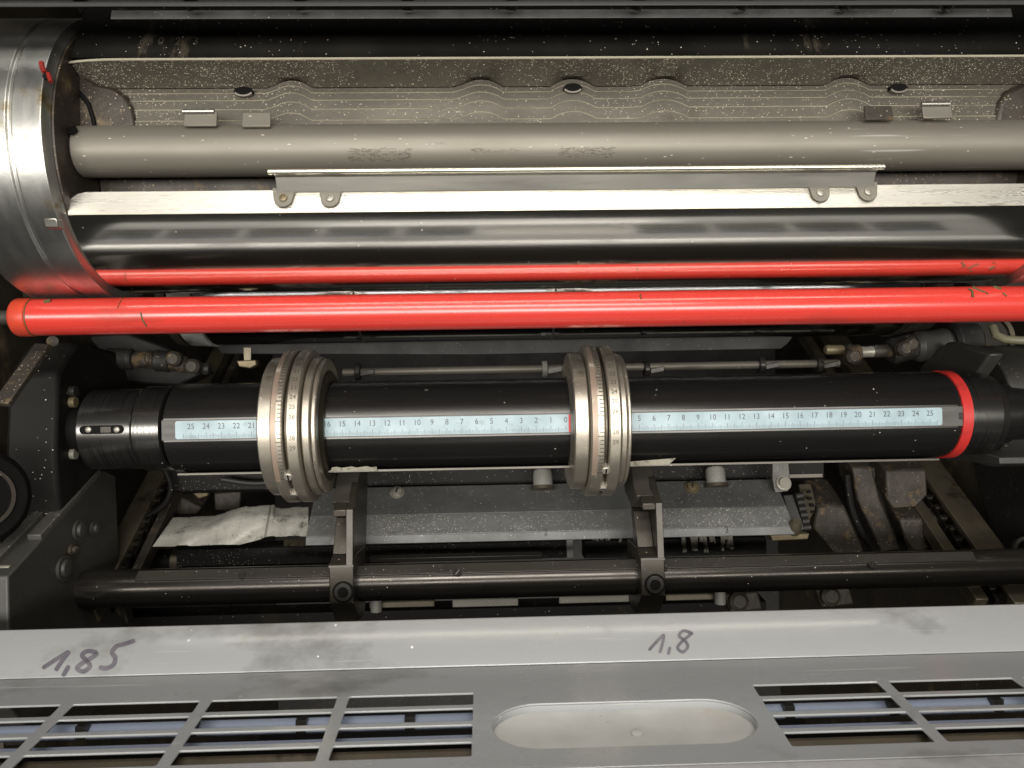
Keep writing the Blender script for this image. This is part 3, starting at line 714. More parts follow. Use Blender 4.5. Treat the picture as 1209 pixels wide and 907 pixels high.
# ================================================================ clamp arms
AU = .533
def arm_geo():
    xl, xr = at(388.5,690,AU).x, at(417.5,690,AU).x; w = xr-xl
    th = thing('clamp_bracket', 'dark steel clamp bracket on the lower bar, left one, below the left graduated ring', 'clamp bracket', ((xl+xr)/2,BU,BV-BR-.012), 'clamp brackets on the lower bar')
    yv = lambda y, u: at(405, y, u).z
    # clamp block round the bar
    zb, zt = yv(712,AU), yv(669,AU)
    blk = [(AU,zb),(AU,zt),(AU+.013,zt+.006),(AU+.052,zt+.004),(AU+.056,BV-.008),(AU+.045,zb-.020),(AU+.020,zb-.0195)]
    body = build('clamp_block', MB().prism(blk, xl, xr), m_arm, th, bevel=.0008)
    # web: thin wall on the right with the full side outline
    lipv = yv(604,AU+.004)
    web = [(AU+.0002,zt+.0004),(AU+.004,lipv+.001),(AU+.014,lipv+.006),(AU+.030,lipv+.019),(AU+.050,yv(556,AU+.05)+.004),(AU+.072,yv(556,AU+.05)+.004),(AU+.066,lipv+.0),(AU+.056,zt+.0036),(AU+.0135,zt+.0064)]
    build('web', MB().prism(web, xl+w*.70, xr-.0001), m_arm, th, bevel=.0005)
    build('web_edge', MB().prism([(AU-.0003,zt+.0004),(AU+.0036,lipv+.0012),(AU+.0042,lipv+.0012),(AU+.0004,zt+.0004)], xl+w*.72, xr-.0006), m_armtrim, th)
    # lip across the top of the pocket, then the finger rising behind the shaft
    build('lip', MB().prism([(AU+.004,lipv-.0035),(AU+.0035,lipv+.001),(AU+.012,lipv+.0056),(AU+.016,lipv-.001)], xl+w*.16, xl+w*.698), m_arm, th, bevel=.0005)
    fin = [(AU+.0125,lipv+.0052),(AU+.022,lipv+.010),(AU+.030,lipv+.020),(AU+.044,yv(556,AU+.044)+.006),(AU+.070,yv(556,AU+.05)+.006),(AU+.062,lipv+.002),(AU+.032,lipv-.006)]
    build('finger', MB().prism(fin, xl+.0002, xr-.0004), m_fing, th, bevel=.0006)
    # pocket floor sloping back to the block
    build('pocket_floor', MB().prism([(AU+.012,zt+.0061),(AU+.026,lipv-.008),(AU+.036,lipv-.006),(AU+.030,zt+.0062)], xl+w*.02, xl+w*.695), m_arm, th, bevel=.0004)
    build('front_edge', MB().prism([(AU-.0006,zt-.0008),(AU-.0003,zt+.0010),(AU+.0022,zt+.0022),(AU+.0008,zt-.0004)], xl-.0002, xr+.0002), m_armtrim, th, bevel=.0002)
    # socket bolt
    c = at(405.3,699,AU); b = Vector((c.x, AU, c.z))
    bt = build('socket_bolt', MB().rev([(0,.0062),(.0012,.0062),(.0016,.0058),(.0016,.0036),(-.0004,.0034),(-.0004,.0062)], b, (0,-1,0), 40, closed=True), m_bolt, th, sharp=28)
    build('hex_socket', MB().rev([(.0001,.0037),(.0018,.0034)], b, (0,-1,0), 6), m_hole, bt)
    build('counterbore_dark', MB().rev([(.0001,.0062),(.0001,.0074),(.0005,.0074),(.0005,.0062)], b, (0,-1,0), 40, closed=True), m_hole, bt)  # flat black ring paints the shade of a counterbore round the bolt
    return th, xl
a_, axl = arm_geo()
dup(a_, at(757,687,AU).x-axl, 'dark steel clamp bracket on the lower bar, right one, below the middle graduated ring')

# ================================================================ grey angled cover behind the bar
c0, c1 = at(362,640,.615).x, at(930,600,.625).x
def cv(y, u): return at(604, y, u).z
pf = [(.652,cv(572,.652)),(.628,cv(605,.628)),(.612,cv(628.5,.612)),(.611,cv(639,.611))]
cvr = thing('angled_cover', 'dusty grey bent sheet cover behind the clamp arms', 'cover', (.05,.64,-.14))
def strip(a, b, m, name, e0=0., e1=0.):
    A, B = Vector(a), Vector(b); tn = (B-A).normalized(); nn = Vector((tn.y,-tn.x))
    if nn.x < 0: nn = -nn
    return build(name, MB().prism([tuple(A), tuple(B), tuple(B+nn*.003), tuple(A+nn*.003)], c0, c1), m, cvr, bevel=.0005)
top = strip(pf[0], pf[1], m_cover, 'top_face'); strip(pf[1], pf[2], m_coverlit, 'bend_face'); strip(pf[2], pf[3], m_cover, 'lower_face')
tn = (Vector(pf[1])-Vector(pf[0])).normalized(); nn = Vector((-abs(tn.y), abs(tn.x))); nn = Vector((-.806,.592))
nn = Vector((tn.y, -tn.x)); nn = -nn if nn.x > 0 else nn
for px, py, m in ((469,582,m_screw),(817,576,m_brass),(922,573,m_screw)):
    c = onplane(px, py, pf[0], tn); ax = Vector((0,nn.x,nn.y))
    s_ = build('screw', MB().rev([(0,.0062),(.0008,.0062),(.0008,.0046),(.0032,.0044),(.0038,.0034)], c, ax, 28), m, top)
    q = MB(); slot_mark(q, c+ax*.0039, ax, .0036, .4); build('screw_slot', q, m_bolt, s_)
dg = MB()
for px, py, ch in ((644.5,629,'2'),(858,626,'3')):
    tl = (Vector(pf[3])-Vector(pf[2])).normalized(); vs, fs = text2d(ch, .0072)
    c = onplane(px, py, Vector(pf[2])-Vector((.0004,0)), -tl)
    dg.add([(c.x+a, c.y-tl.x*b, c.z-tl.y*b) for a, b in vs], fs)
build('punched_number', dg, m_dark, cvr)
# dark beam and standoffs above the cover
be = thing('cross_beam', 'black cross beam between the ruled shaft and the grey cover', 'beam', at(640,565,.68))
build('beam_body', MB().prism([(.668,cv(572,.668)),(.668,cv(540,.668)),(.70,cv(540,.70)),(.70,cv(575,.70))], at(200,565,.67).x, at(972,558,.67).x), m_dust, be, bevel=.0008)
build('beam_edge', MB().prism([(.666,cv(571,.666)),(.666,cv(567,.666)),(.6678,cv(567,.6678)),(.6678,cv(571,.6678))], at(930,567,.666).x, at(971,565,.666).x), m_key, be)
for px, py, lab in ((641,563,'pale plastic standoff on the grey cover beside the middle graduated ring'),(845.5,560,'pale plastic standoff on the grey cover, to the right')):
    c = at(px, py+9, .645); d = Vector((0,.30,.95)).normalized()
    o = thing('standoff', lab, 'standoff', c, 'plastic standoffs above the cover')
    build('post', MB().rev([(0,.0082),(.012,.0080),(.014,.0070)], c-d*.002, d, 28), m_plast, o)
    build('foot', MB().rev([(-.003,.0100),(-.0005,.0098)], c-d*.0016, d, 28), m_rail2, o)
# eye bracket at right end of cover
c = at(923,562,.632)
o = thing('eye_bracket', 'small grey eye bracket with a bolt at the right end of the cover', 'bracket', c)
build('strap', MB().plate([at(912,546,.634), at(931,545,.634), at(933,565,.634), at(931,580,.634), at(915,582,.634), at(912,566,.634)], (0,.004,0)), m_rib, o, bevel=.0006)
build('bolt', MB().rev([(0,.0062),(.002,.0062),(.002,.0045),(.005,.0044)], at(924.5,571,.634), (0,-1,.3), 24), m_screw, o)

# crumpled tape to the left of the cover
prng = random.Random(3)
def crumple(px0, px1, top, bot, u, nx=34, ny=9, amp=.0035):
    rows = []
    for j in range(ny):
        r = []
        for i in range(nx):
            f = i/(nx-1); g = j/(ny-1)
            x = px0+(px1-px0)*f; y = top(f)+(bot(f)-top(f))*g
            p = at(x, y, u-.012*g+amp*(.5*math.sin(f*17+g*3)+.45*math.sin(f*31-g*7+1)+.35*math.sin(g*9+f*11)+.3*abs(math.sin(f*23+g*5))))
            r.append(p)
        rows.append(r)
    return rows
rows = []; nx = 64; ny = 14
jt = [prng.uniform(-1,1) for _ in range(nx+2)]; jb = [prng.uniform(-1,1) for _ in range(nx+2)]
folds = [(prng.uniform(0,1), prng.uniform(-.6,.6), prng.uniform(.05,.12), prng.uniform(-1,1)) for _ in range(8)]
def fold_h(f, g):
    h = 0
    for c_, sl_, w_, a_ in folds:
        q = abs(f-c_-sl_*(g-.5))/w_
        if q < 1: h += a_*(1-q)
    cr = .60-.30*min(1, f*2.2)+.05*math.sin(f*9)                    # main crease
    return h*.0016 + (.030*(cr-g) if g < cr else -.004*(g-cr)) + (.003 if f > .72 else 0)
for jj in range(ny):
    g = jj/(ny-1); r = []
    for i in range(nx):
        f = i/(nx-1)
        y_t = 612-8*f-9*max(0,min(1,(f-.3)*4))*(1 if f < .75 else .6)+.8*jt[i//5]; y_b = 645-3*f-9*max(0,min(1,(f-.55)*5))+.7*jb[i//5]
        x_ = 204-24*g+(364-204+24*g)*f
        r.append(at(x_, y_t+(y_b-y_t)*g, .636-.012*g+fold_h(f, g)))
    rows.append(r)
tag(build('crumpled_tape', MB().slab(rows, (0,.0009,.0002)), m_foil, None, sharp=28), 'crumpled dirty silver tape sticking out left of the grey cover', 'tape')
for k, (a, b, y0, y1, u) in enumerate(((335,362,637,645,.628),)):
    tag(build('torn_tape', MB().slab(crumple(a, b, lambda f: y0, lambda f: y1, u, 8, 4, .002), (0,.001,0)), m_rail2, None, sharp=12), 'small torn brown tape end below the left end of the cover', 'tape')

# dark slats behind the lower bar
def hbar(name, label, cat, px0, py0, px1, py1, h, u, m, d=.02, endcap=None):
    A, B = at(px0,py0,u), at(px1,py1,u); hh = h/F*u/2; z = (A.z+B.z)/2
    o = MB().prism([(u,z-hh),(u,z+hh),(u+d,z+hh+.002),(u+d,z-hh)], A.x, B.x)
    return tag(build(name, o, m, None, bevel=.0006), label, cat)
hbar('dusty_slat', 'dusty black slat below the grey cover on the left half', 'slat', 208,660,676,648, 20, .64, m_dust)
o = hbar('slat_end', 'pale end piece of the dusty black slat', 'end piece', 669,649,677,649, 20, .6385, m_plast, .001)
hbar('black_slat', 'plain black slat behind the right clamp arm', 'slat', 690,650,905,645, 22, .66, m_dark)
hbar('thin_rail', 'thin worn rail just above the lower bar on the left', 'rail', 436,662,640,658, 5, .60, m_armtrim, .004)
# roller at the left below the tape
o = thing('small_roller', 'small black roller with a grey collar below the crumpled tape', 'roller', at(300,665,.66))
build('roller_body', MB().cyl(at(178,664,.66), at(470,656,.66), .0105), m_black, o)
build('collar', MB().cyl(at(207,663,.655), at(219,663,.655), .0122), m_rail2, o)
# white chalky deposit
dep = MB()
for k in range(26):
    px = prng.uniform(806,868) if k < 18 else prng.uniform(700,735); h = prng.uniform(4,20) if k < 18 else prng.uniform(3,8)
    p = at(px, 633, .652); q = at(px+prng.uniform(-3,3), 633+h, .650)
    dep.beam(p, q, prng.uniform(.0008,.0035), .0012)
tag(build('chalk_deposit', dep, m_white, None), 'chalky white streaks dripping below the grey cover', 'deposit', None, 'stuff')
# bright rails below the lower bar
for a, b, y0, y1, h, m, lab in ((436,513,715,713,7,m_rail2,'left worn bright rail under the lower bar, beside the left arm'),(534,612,713,711,9,m_rail3,'middle bright rail under the lower bar, between the arms'),
                                (660,743,709,707,8,m_rail3,'right bright rail under the lower bar, beside the right arm'),(786,850,706,705,7,m_rail2,'short bright rail under the lower bar, right of the right arm')):
    o = hbar('bright_rail', lab, 'rail', a,y0,b,y1, h, .62, m, .004); o['group'] = 'bright rails under the lower bar'
hbar('under_beam', 'long black beam below the lower bar behind the front guard', 'beam', 100,742,905,722, 24, .66, m_black)
for px, py, lab in ((444,713,'left cream peg under the lower bar, beside the left arm'),(850,704,'right cream peg under the lower bar, right of the right arm')):
    c = at(px,py,.615); tag(build('cream_peg', MB().cyl(c-Vector((0,0,.006)), c+Vector((0,0,.006)), .0045, n=20), m_plast, None), lab, 'peg', 'cream pegs under the lower bar')

# ================================================================ left side: brackets, chain, guides
# black bearing bracket holding the shaft
zb = at(100,505,.56)
bk = thing('bearing_bracket', 'black bearing bracket carrying the left end of the ruled shaft', 'bracket', at(40,600,.55))
def xplate(name, pts, th, m, parent, bevel=.001):
    return build(name, MB().plate(pts, (th,0,0)), m, parent, bevel=bevel)
BX = -.325
def side(px, py, X):
    d = ray(px, py); return d*(X/d.x)
build('bracket_body', MB().prism([(.525,-.045),(.53,.012),(.555,.035),(.62,.030),(.66,-.03),(.64,-.085),(.58,-.095),(.53,-.085)], BX, cA-.012), m_black, bk, bevel=.003)
build('machined_edge', MB().beam(at(52,408,.50), at(2,478,.468), .010, .004, (1,0,0)), m_rustblk, bk, bevel=.0006)
build('stud', MB().cyl(at(62,403,.515), at(62,403,.54), .0035, n=20), m_rustblk, bk)
for py, m in ((475,m_brass),(536,m_screw),(462,m_bolt)):
    c = at(83,py,.545); build('bolt', MB().cyl((c.x-.012,c.y,c.z),(c.x+.004,c.y,c.z),.0038,n=18), m, bk)
# ring bearing at left edge
c = at(-42,592,.47)
bg = thing('round_bearing', 'round black bearing with a bright rim at the left edge', 'bearing', c)
build('housing', MB().rev([(0,.030),(.006,.030),(.010,.026)], (c.x-.002,c.y+.012,c.z), (.8,-.6,.1), 48), m_hole, bg, bevel=.0006)
build('rim', MB().rev([(.0102,.0165),(.0115,.0165),(.0115,.0185),(.0102,.0185)], (c.x-.002,c.y+.012,c.z), (.8,-.6,.1), 48, closed=True), m_rustblk, bg)
# lower left bracket plate
lp = thing('side_bracket', 'dark side bracket with bolts at the lower left, holding the lower bar', 'bracket', at(50,740,.52))
LX = at(98,600,.56).x
pts = [(.470,at(0,668,.50).z),(.588,at(96,556,.588).z),(.605,at(110,562,.605).z),(.612,-.20),(.56,-.235),(.50,-.225),(.47,-.19)]
lm = build('plate', MB().prism(pts, LX-.020, LX+.002), m_grnpaint, lp, bevel=.0012)
eA, eB = Vector((0,)+pts[0]), Vector((0,)+pts[1]); eT = (eB-eA).normalized(); eN = Vector((0,-eT.z,eT.y))
for xo, w_, k0, k1 in ((-.0145,.0075,.02,1.0),(-.0025,.0090,.30,.96)):
    p0_, p1_ = eA.lerp(eB,k0)+eN*.0015+Vector((LX+xo,0,0)), eA.lerp(eB,k1)+eN*.0015+Vector((LX+xo,0,0))
    build('guide_rib', MB().beam(p0_, p1_, w_, .004), m_rib, lp, bevel=.0006)
build('worn_corner', MB().plate([at(-4,668,.478), at(11,668,.478), at(8,708,.478), at(-4,722,.478)], (0,.006,0)), m_tube, lp, bevel=.001)
for px, py, r in ((92,626,.0075),(110,624,.0055),(74,671,.0085),(84,649,.004)):
    c = side(px, py, LX+.002)
    b_ = build('bolt', MB().rev([(0,r),(.002,r),(.002,r*.7),(.004,r*.66),(.0045,r*.4)], c, (1,0,0), 26), m_grnpaint if r > .005 else m_rustblk, lp)
build('lower_boss', MB().rev([(0,.038),(.010,.038),(.014,.033)], (LX-.018,.535,at(50,735,.53).z-.008), (1,0,0), 48), m_rustblk, lp, bevel=.001)
# chain guides: rails running back into the machine with a drive chain between
HZ = Vector((0, cP, sP))                                            # level, straight back
def guide(name, label, px, py, u, w, h, m, ln=.34, tilt=.0, group=None):
    a = at(px, py, u); d = (HZ+Vector((0,-tilt,tilt))).normalized()
    return tag(build(name, MB().beam(a-d*.06, a+d*ln, w, h), m, None, bevel=.0008), label, 'rail', group)
guide('guide_rail', 'worn brown guide rail left of the left chain', 140,655,.62, .016,.012, m_rail2, group='chain guide rails')
guide('guide_rail', 'dark brown guide rail right of the left chain', 176,650,.63, .007,.012, m_rustblk, group='chain guide rails')
guide('guide_rail', 'dark brown guide rail left of the right chain', 1112,645,.63, .010,.012, m_rail2, group='chain guide rails')
guide('guide_rail', 'wide worn brown guide rail right of the right chain', 1163,648,.62, .024,.012, m_rail2, group='chain guide rails')
def chain(px, py, u, label):
    a = at(px, py, u); ch = thing('drive_chain', label, 'chain', a, 'oily drive chains')
    for k in range(14):
        p = a + HZ*(.0127*k-.05)
        mb = MB()
        for s in (-1, 1):
            mb.beam(p+Vector((s*(.0032 if k % 2 else .0044),0,0))-HZ*.0085, p+Vector((s*(.0032 if k % 2 else .0044),0,0))+HZ*.0085, .0011, .0088)
        mb.rev([(-.0052,.0018),(.0052,.0018)], p+HZ*.0063, (1,0,0), 12)
        mb.rev([(-.0026,.0038),(.0026,.0038)], p+HZ*.0063, (1,0,0), 16)
        build('link', mb, m_chain, ch, bevel=.0004)
chain(158,650,.625,'oily black drive chain between guide rails at the left')
chain(1135,645,.625,'oily black drive chain between guide rails at the right')
# rusty blocks between the left chain and the tape
for pts, u, m, lab in (([(190,590),(212,586),(238,600),(232,608),(186,610)],.69,m_rustblk,'brown corroded block above the left end of the crumpled tape'),
                       ([(222,563),(240,566),(246,586),(234,590),(224,580)],.70,m_brass,'small brassy bracket under the left part of the ruled shaft'),
                       ([(252,582),(284,580),(284,604),(253,604)],.70,m_rustblk,'square brown block behind the crumpled tape')):
    tag(build('rusty_block', MB().plate([at(*q, u) for q in pts], (0,.03,.01)), m, None, bevel=.0015), lab, 'block')

# universal joints on both sides of the rear cylinder
def ujoint(pts, label, u):
    o = thing('universal_joint', label, 'joint', at(*pts[0][:2], u), 'universal joints')
    names = ['shaft_end', 'yoke', 'cross', 'yoke', 'fork', 'sleeve', 'flange']
    for k, (px0, py0, px1, py1, r, m) in enumerate(pts):
        a, b = at(px0,py0,u), at(px1,py1,u)
        d = (b-a); L_ = d.length; R = r/F*u
        build(names[k % 7], MB().rev([(0,R*.8),(L_*.12,R),(L_*.5,R*.93),(L_*.88,R),(L_,R*.8)], a, d, 26), m, o, bevel=.0005)
    for k, (px, py, r) in enumerate(()): pass
    return o
oj = ujoint([(126,424,158,424,13,m_dark),(158,425,176,425,10,m_rustblk),(175,425,184,425,11,m_rail2),(183,426,202,427,13,m_dark),(201,428,222,431,10,m_rustblk),(221,433,248,436,7,m_dark)], 'grimy universal joint behind the left end of the ruled shaft', .62)
for px, py in ((208,424),(230,433)):
    build('pin', MB().rev([(0,.006),(.006,.006),(.008,.004)], at(px,py,.612), (0,-1,0), 22), m_rustblk, oj)
oj = ujoint([(974,413,996,413,6,m_brass),(996,418,1014,420,13,m_rustblk),(1012,416,1032,415,7,m_screw),(1030,415,1054,414,8,m_rustblk),(1050,416,1080,408,16,m_dark),(1078,410,1120,405,19,m_grnpaint),(1120,405,1152,402,24,m_dark)], 'grimy universal joint behind the right end of the ruled shaft', .63)
for px, py in ((1004,421),(1064,412),(1072,407)):
    build('pin', MB().rev([(0,.006),(.006,.006),(.008,.004)], at(px,py,.618), (0,-1,0), 22), m_rustblk, oj)
# hook hanging beneath the rear cylinder, left
o = thing('small_hook', 'small brassy bracket hanging under the left end of the rear cylinder', 'bracket', at(292,430,.60))
build('stem', MB().plate([at(287,410,.60), at(297,410,.60), at(296,430,.60), at(288,430,.60)], (0,.002,0)), m_rail2, o, bevel=.0004)
build('foot', MB().plate([at(279,426,.596), at(302,425,.596), at(303,431,.596), at(295,435,.596), at(282,433,.596)], (0,.008,0)), m_brass, o, bevel=.0008)
# left casting arm behind
tag(build('casting_arm', MB().plate([at(100,396,.66), at(150,394,.66), at(200,412,.66), at(240,440,.66), at(210,456,.66), at(150,452,.66)], (0,.03,0)), m_dark, None, bevel=.002), 'dark cast arm behind the left universal joint', 'casting')
c = at(42,345,.56)
tag(build('hex_nut', MB().rev([(0,.010),(.010,.010),(.010,.006),(.014,.006)], (c.x,c.y,c.z), (.75,-.6,.1), 6), m_rustblk, None, bevel=.0008), 'black hexagon nut under the left bearer ring', 'nut')
c = at(33,330,.585)
tag(build('nut_bracket', MB().rev([(0,.026),(.006,.026),(.006,.018),(0,.018)], (c.x,c.y,c.z), (.75,-.6,.1), 40, closed=True), m_grnpaint, None, bevel=.0008), 'dark ring bracket around the nut under the left bearer ring', 'bracket')

# ================================================================ right side
hb = thing('bearing_housing', 'dark round bearing housing around the right end of the ruled shaft', 'bearing', at(1195,520,.57))
cX = at(1190,480,.57)
build('housing', MB().rev([(0,.044),(.012,.047),(.06,.047)], (rC+.014,SU+.035,SV+.004), (1,0,0), 64), m_dark, hb, bevel=.001)
build('half_cap', MB().prism([(.548,.016),(.60,.028),(.64,.010),(.64,-.02),(.60,-.03)], rC+.0005, rC+.012), m_grnpaint, hb, bevel=.002)
build('lower_ledge', MB().prism([(.535,-.0625),(.535,-.058),(.60,-.05),(.60,-.066)], at(1180,540,.535).x, .451), m_grnpaint, hb, bevel=.0006)
c = at(1172,400,.60)
cp = thing('round_housing', 'dark round housing with a thin bright rim at the right behind the red bar', 'housing', c)
build('cap_body', MB().rev([(0,.022),(.03,.024),(.05,.024)], (c.x+.0,c.y+.02,c.z), (.55,.75,-.1), 48), m_rustblk, cp, bevel=.001)
build('rim', MB().rev([(0,.0225),(0,.0255),(.002,.0255),(.002,.0225)], (c.x,c.y+.018,c.z), (.55,.75,-.1), 48, closed=True), m_rail2, cp)
# hose
tag(build('hose', MB().tube([at(1172,386,.59), at(1176,396,.585), at(1188,401,.58), at(1204,402,.575), at(1225,402,.57)], .0032, 12), mat('yellow_hose', (.17,.16,.10), .45), None), 'yellowish grey hose curving out to the right edge', 'hose')
# blocks under the right part of the shaft
blocks = [([(1046,556),(1094,554),(1096,585),(1082,600),(1054,602),(1047,590)],.66,m_rustblk,'large rough iron block under the right end of the ruled shaft'),
          ([(1062,614),(1108,612),(1118,650),(1078,652),(1070,640)],.65,m_rustblk,'lower grey iron block beside the right chain'),
          ([(1006,552),(1030,552),(1040,590),(1066,650),(1040,653),(1026,620),(1012,590)],.67,m_rustblk,'long slanting iron lever with brown patches'),
          ([(1028,552),(1044,552),(1050,600),(1074,651),(1064,652),(1040,604)],.68,m_dark,'dark slanting lever next to the rough iron block'),
          ([(966,600),(980,596),(998,598),(1018,640),(1020,654),(984,655),(960,625)],.66,m_rustblk,'bent brown plate right of the chain teeth')]
for pts, u, m, lab in blocks:
    nm = 'iron_block' if 'block' in lab else ('lever' if 'lever' in lab else 'bent_plate')
    tag(build(nm, MB().plate([at(*q, u) for q in pts], (0,.035,.02)), m, None, bevel=.002), lab, nm.replace('_', ' '))
# perforated strip / toothed strip
o = thing('toothed_strip', 'black toothed strip standing right of the grey cover', 'strip', at(940,640,.63))
build('strip_body', MB().plate([at(925,585,.64), at(936,584,.64), at(950,625,.63), at(936,632,.63)], (0,.004,0)), m_dark, o, bevel=.0005)
for k in range(6):
    c = at(939+k*1.8, 586+k*7.5, .636); build('tooth', MB().rev([(0,.0028),(.006,.0028)], c, (1,0,.1), 14), m_dark, o)
o = thing('perforated_strip', 'brown perforated strip beside the black toothed strip', 'strip', at(955,620,.65))
pf_ = build('strip_body', MB().plate([at(943,572,.66), at(957,571,.66), at(963,592,.655), at(962,602,.65), at(955,616,.645), at(950,600,.65)], (0,.003,0)), m_rail2, o, bevel=.0005)
for k, (px, py) in enumerate(((953,580),(954,588),(957,596),(957,604))):
    c = at(px, py, .6525-.002*0); build('hole', MB().obox((c.x,c.y-.003,c.z), (.0016,0,0), (0,.0008,0), (0,0,.0013)), m_hole, pf_)
o = thing('brass_foot', 'small brass foot piece below the right end of the grey cover', 'bracket', at(932,636,.62))
build('base', MB().plate([at(910,632,.62), at(956,630,.62), at(954,637,.62), at(912,639,.62)], (0,.012,0)), m_brass, o, bevel=.0008)
build('knob', MB().rev([(0,.006),(.008,.005),(.012,.003)], at(936,626,.618), (0,-.5,.5), 18), m_rail2, o)
# far right plate
build('inner_plate', MB().plate([at(1150,548,.70), at(1215,540,.60), at(1225,665,.60), at(1180,668,.66)], (.02,.02,0)), m_dark, fr, bevel=.001)
c = at(1207,652,.585)
tag(build('ring_clip', MB().rev([(0,.011),(0,.0135),(.003,.0135),(.003,.011)], (c.x+.003,c.y,c.z-.002), (.2,-1,.3), 36, closed=True), m_armtrim, None), 'thin bright ring clip at the right edge above the lower bar', 'clip')
for px, py, lab in ((877,710,'greasy linkage piece under the lower bar, right of the right arm'),(985,704,'dark linkage piece under the lower bar, further right'),(128,728,'brown linkage piece under the lower bar at the left')):
    c = at(px, py, .64); o = thing('linkage_piece', lab, 'linkage', c, 'linkage pieces under the lower bar')
    build('lever', MB().plate([at(px-22,py-8,.64), at(px+18,py-12,.64), at(px+24,py+10,.64), at(px-14,py+14,.64)], (0,.012,0)), m_rustblk, o, bevel=.0015)
    build('pivot', MB().rev([(0,.008),(.004,.008),(.006,.005)], at(px-6,py,.638), (0,-1,.2), 24), m_rustblk, o)

for pts, r, m, lab in (([(1000,560),(1004,600),(1022,640),(1050,668)],.0028,m_black,'black cable hanging between the bent plate and the slanting lever'),
                       ([(196,556),(204,575),(196,596),(170,612),(150,640)],.0026,m_black,'black cable running down beside the left chain'),
                       ([(262,566),(300,572),(330,568),(356,574)],.0024,m_dark,'dark cable sagging under the left part of the ruled shaft')):
    q_ = [at(*q, .655) for q in pts]
    for _ in range(3): q_ = [q_[0]]+[p for a, b in zip(q_, q_[1:]) for p in (a.lerp(b,.25), a.lerp(b,.75))]+[q_[-1]]
    tag(build('cable', MB().tube(q_, r, 10), m, None), lab, 'cable')
# ================================================================ front guard panel
UB, VB = .42, at(604,786,.42).z
SL = Vector((math.cos(math.radians(8)), math.sin(math.radians(8))))      # slotted face, along depth
def spt(px, py): return onplane(px, py, (UB, VB), SL)
UT = .441
TT = Vector((UT, at(604,728,UT).z)); TD = (TT-Vector((UB,VB))).normalized()
pn = thing('front_guard', 'grey painted front guard with ventilation slots and handwritten numbers', 'guard panel', (.05,.38,VB-.03))
PX0, PX1 = -.34, .46
sn = Vector((SL.y, -SL.x))                                             # into the panel
def sfn(a, b, d): return Vector((a, UB+SL.x*b+sn.x*d, VB+SL.y*b+sn.y*d))
bot_b = (spt(604,909).y-UB)/SL.x
B = lambda py, px=604: (spt(px,py).y-UB)/SL.x
outer = [(PX0,-.0001),(PX1,-.0001),(PX1,bot_b),(PX0,bot_b)]
rows_b = []
top0 = B(820.5,480); pitch = .0139
for k in range(4): rows_b.append((top0-k*pitch, top0-k*pitch-.0105))
lx = [spt(559,822).x]                                                  # right end of left group, then leftwards
cell = spt(559,822).x - spt(402+9,827).x
rw = spt(402+9,827).x - spt(402-5,827).x
holes = []
rxs = spt(888,808).x
cols = []
x = spt(559,822).x
for k in range(5): cols.append((x-cell, x)); x -= cell+rw
x = rxs
cell2 = spt(1031,800).x - spt(888,808).x
for k in range(4): cols.append((x, x+cell2)); x += cell2+rw
for xa, xb in cols:
    xa, xb = max(xa, PX0+.004), min(xb, PX1-.004)
    if xb-xa < .01: continue
    for b1, b0 in rows_b: holes.append(rrect(xa, xb, b0, b1, .0008, 2))
ry1, ry0 = B(828,735), B(881,735)
sxa, sxb = spt(581,858).x, spt(893,850).x
rr_ = (ry1-ry0)/2
def stadium(xa, xb, b0, b1, n=16, k=1.25):
    r = (b1-b0)/2; o = []
    for s, cx in ((0, xb-r*k), (1, xa+r*k)):
        for i in range(n+1):
            an = -PI/2+PI*i/n+PI*s; o.append((cx+r*k*math.cos(an), (b0+b1)/2+r*math.sin(an)))
    return o
sr = stadium(sxa, sxb, ry0, ry1); holes.append(sr)
slot_face = build('slotted_face', MB().holed(outer, holes, sfn, .0011), m_panel, pn, sharp=35, bevel=.0003)
# upper strip and its turned-down back edge
tnrm = Vector((TD.y, -TD.x))
ub = Vector((UB,VB))
stp = MB().prism([tuple(ub+SL*.0002), tuple(TT-TD*.001), tuple(TT+TD*.0003+tnrm*.0006), tuple(TT+TD*.0006+tnrm*.012), tuple(TT-TD*.002+tnrm*.012), tuple(TT-TD*.002+tnrm*.0024), tuple(ub+tnrm*.0024+TD*.0006)], PX0, PX1)
top_strip = build('top_strip', stp, m_panel, pn, bevel=.0010, seg=3)
# lower rounded edge
e = ub+SL*(bot_b-.0001)
build('front_lip', MB().prism([tuple(e), tuple(e+Vector((-.012,-.0035))), tuple(e+Vector((-.036,-.013))), tuple(e+Vector((-.036,-.016))), tuple(e+Vector((-.012,-.0065))), tuple(e+sn*.0011+Vector((0,-.002)))], PX0, PX1), m_panel, pn, bevel=.0008, seg=3)
# recess: rim wall and floor plate
rim = MB(); n = len(sr)
ri = stadium(sxa+.0004, sxb-.0004, ry0+.0003, ry1-.0003)
rim.add([sfn(a,b,.0011) for a,b in sr]+[sfn(a,b,.0050) for a,b in ri], [(i,(i+1)%n,n+(i+1)%n,n+i) for i in range(n)])
build('recess_wall', rim, m_panel, pn)
build('recess_plate', MB().plate([sfn(a,b,.0045) for a,b in stadium(sxa-.004, sxb+.004, ry0-.003, ry1+.003)], (0,sn.x*.002,sn.y*.002)), m_label, pn, label='beige plate in the oval recess')
c = onplane(752,866,ub+sn*.0044, SL)
build('recess_rivet', MB().rev([(0,.0030),(.0006,.0028),(.001,.0015)], c, (0,-sn.x,-sn.y), 20), m_label, pn)
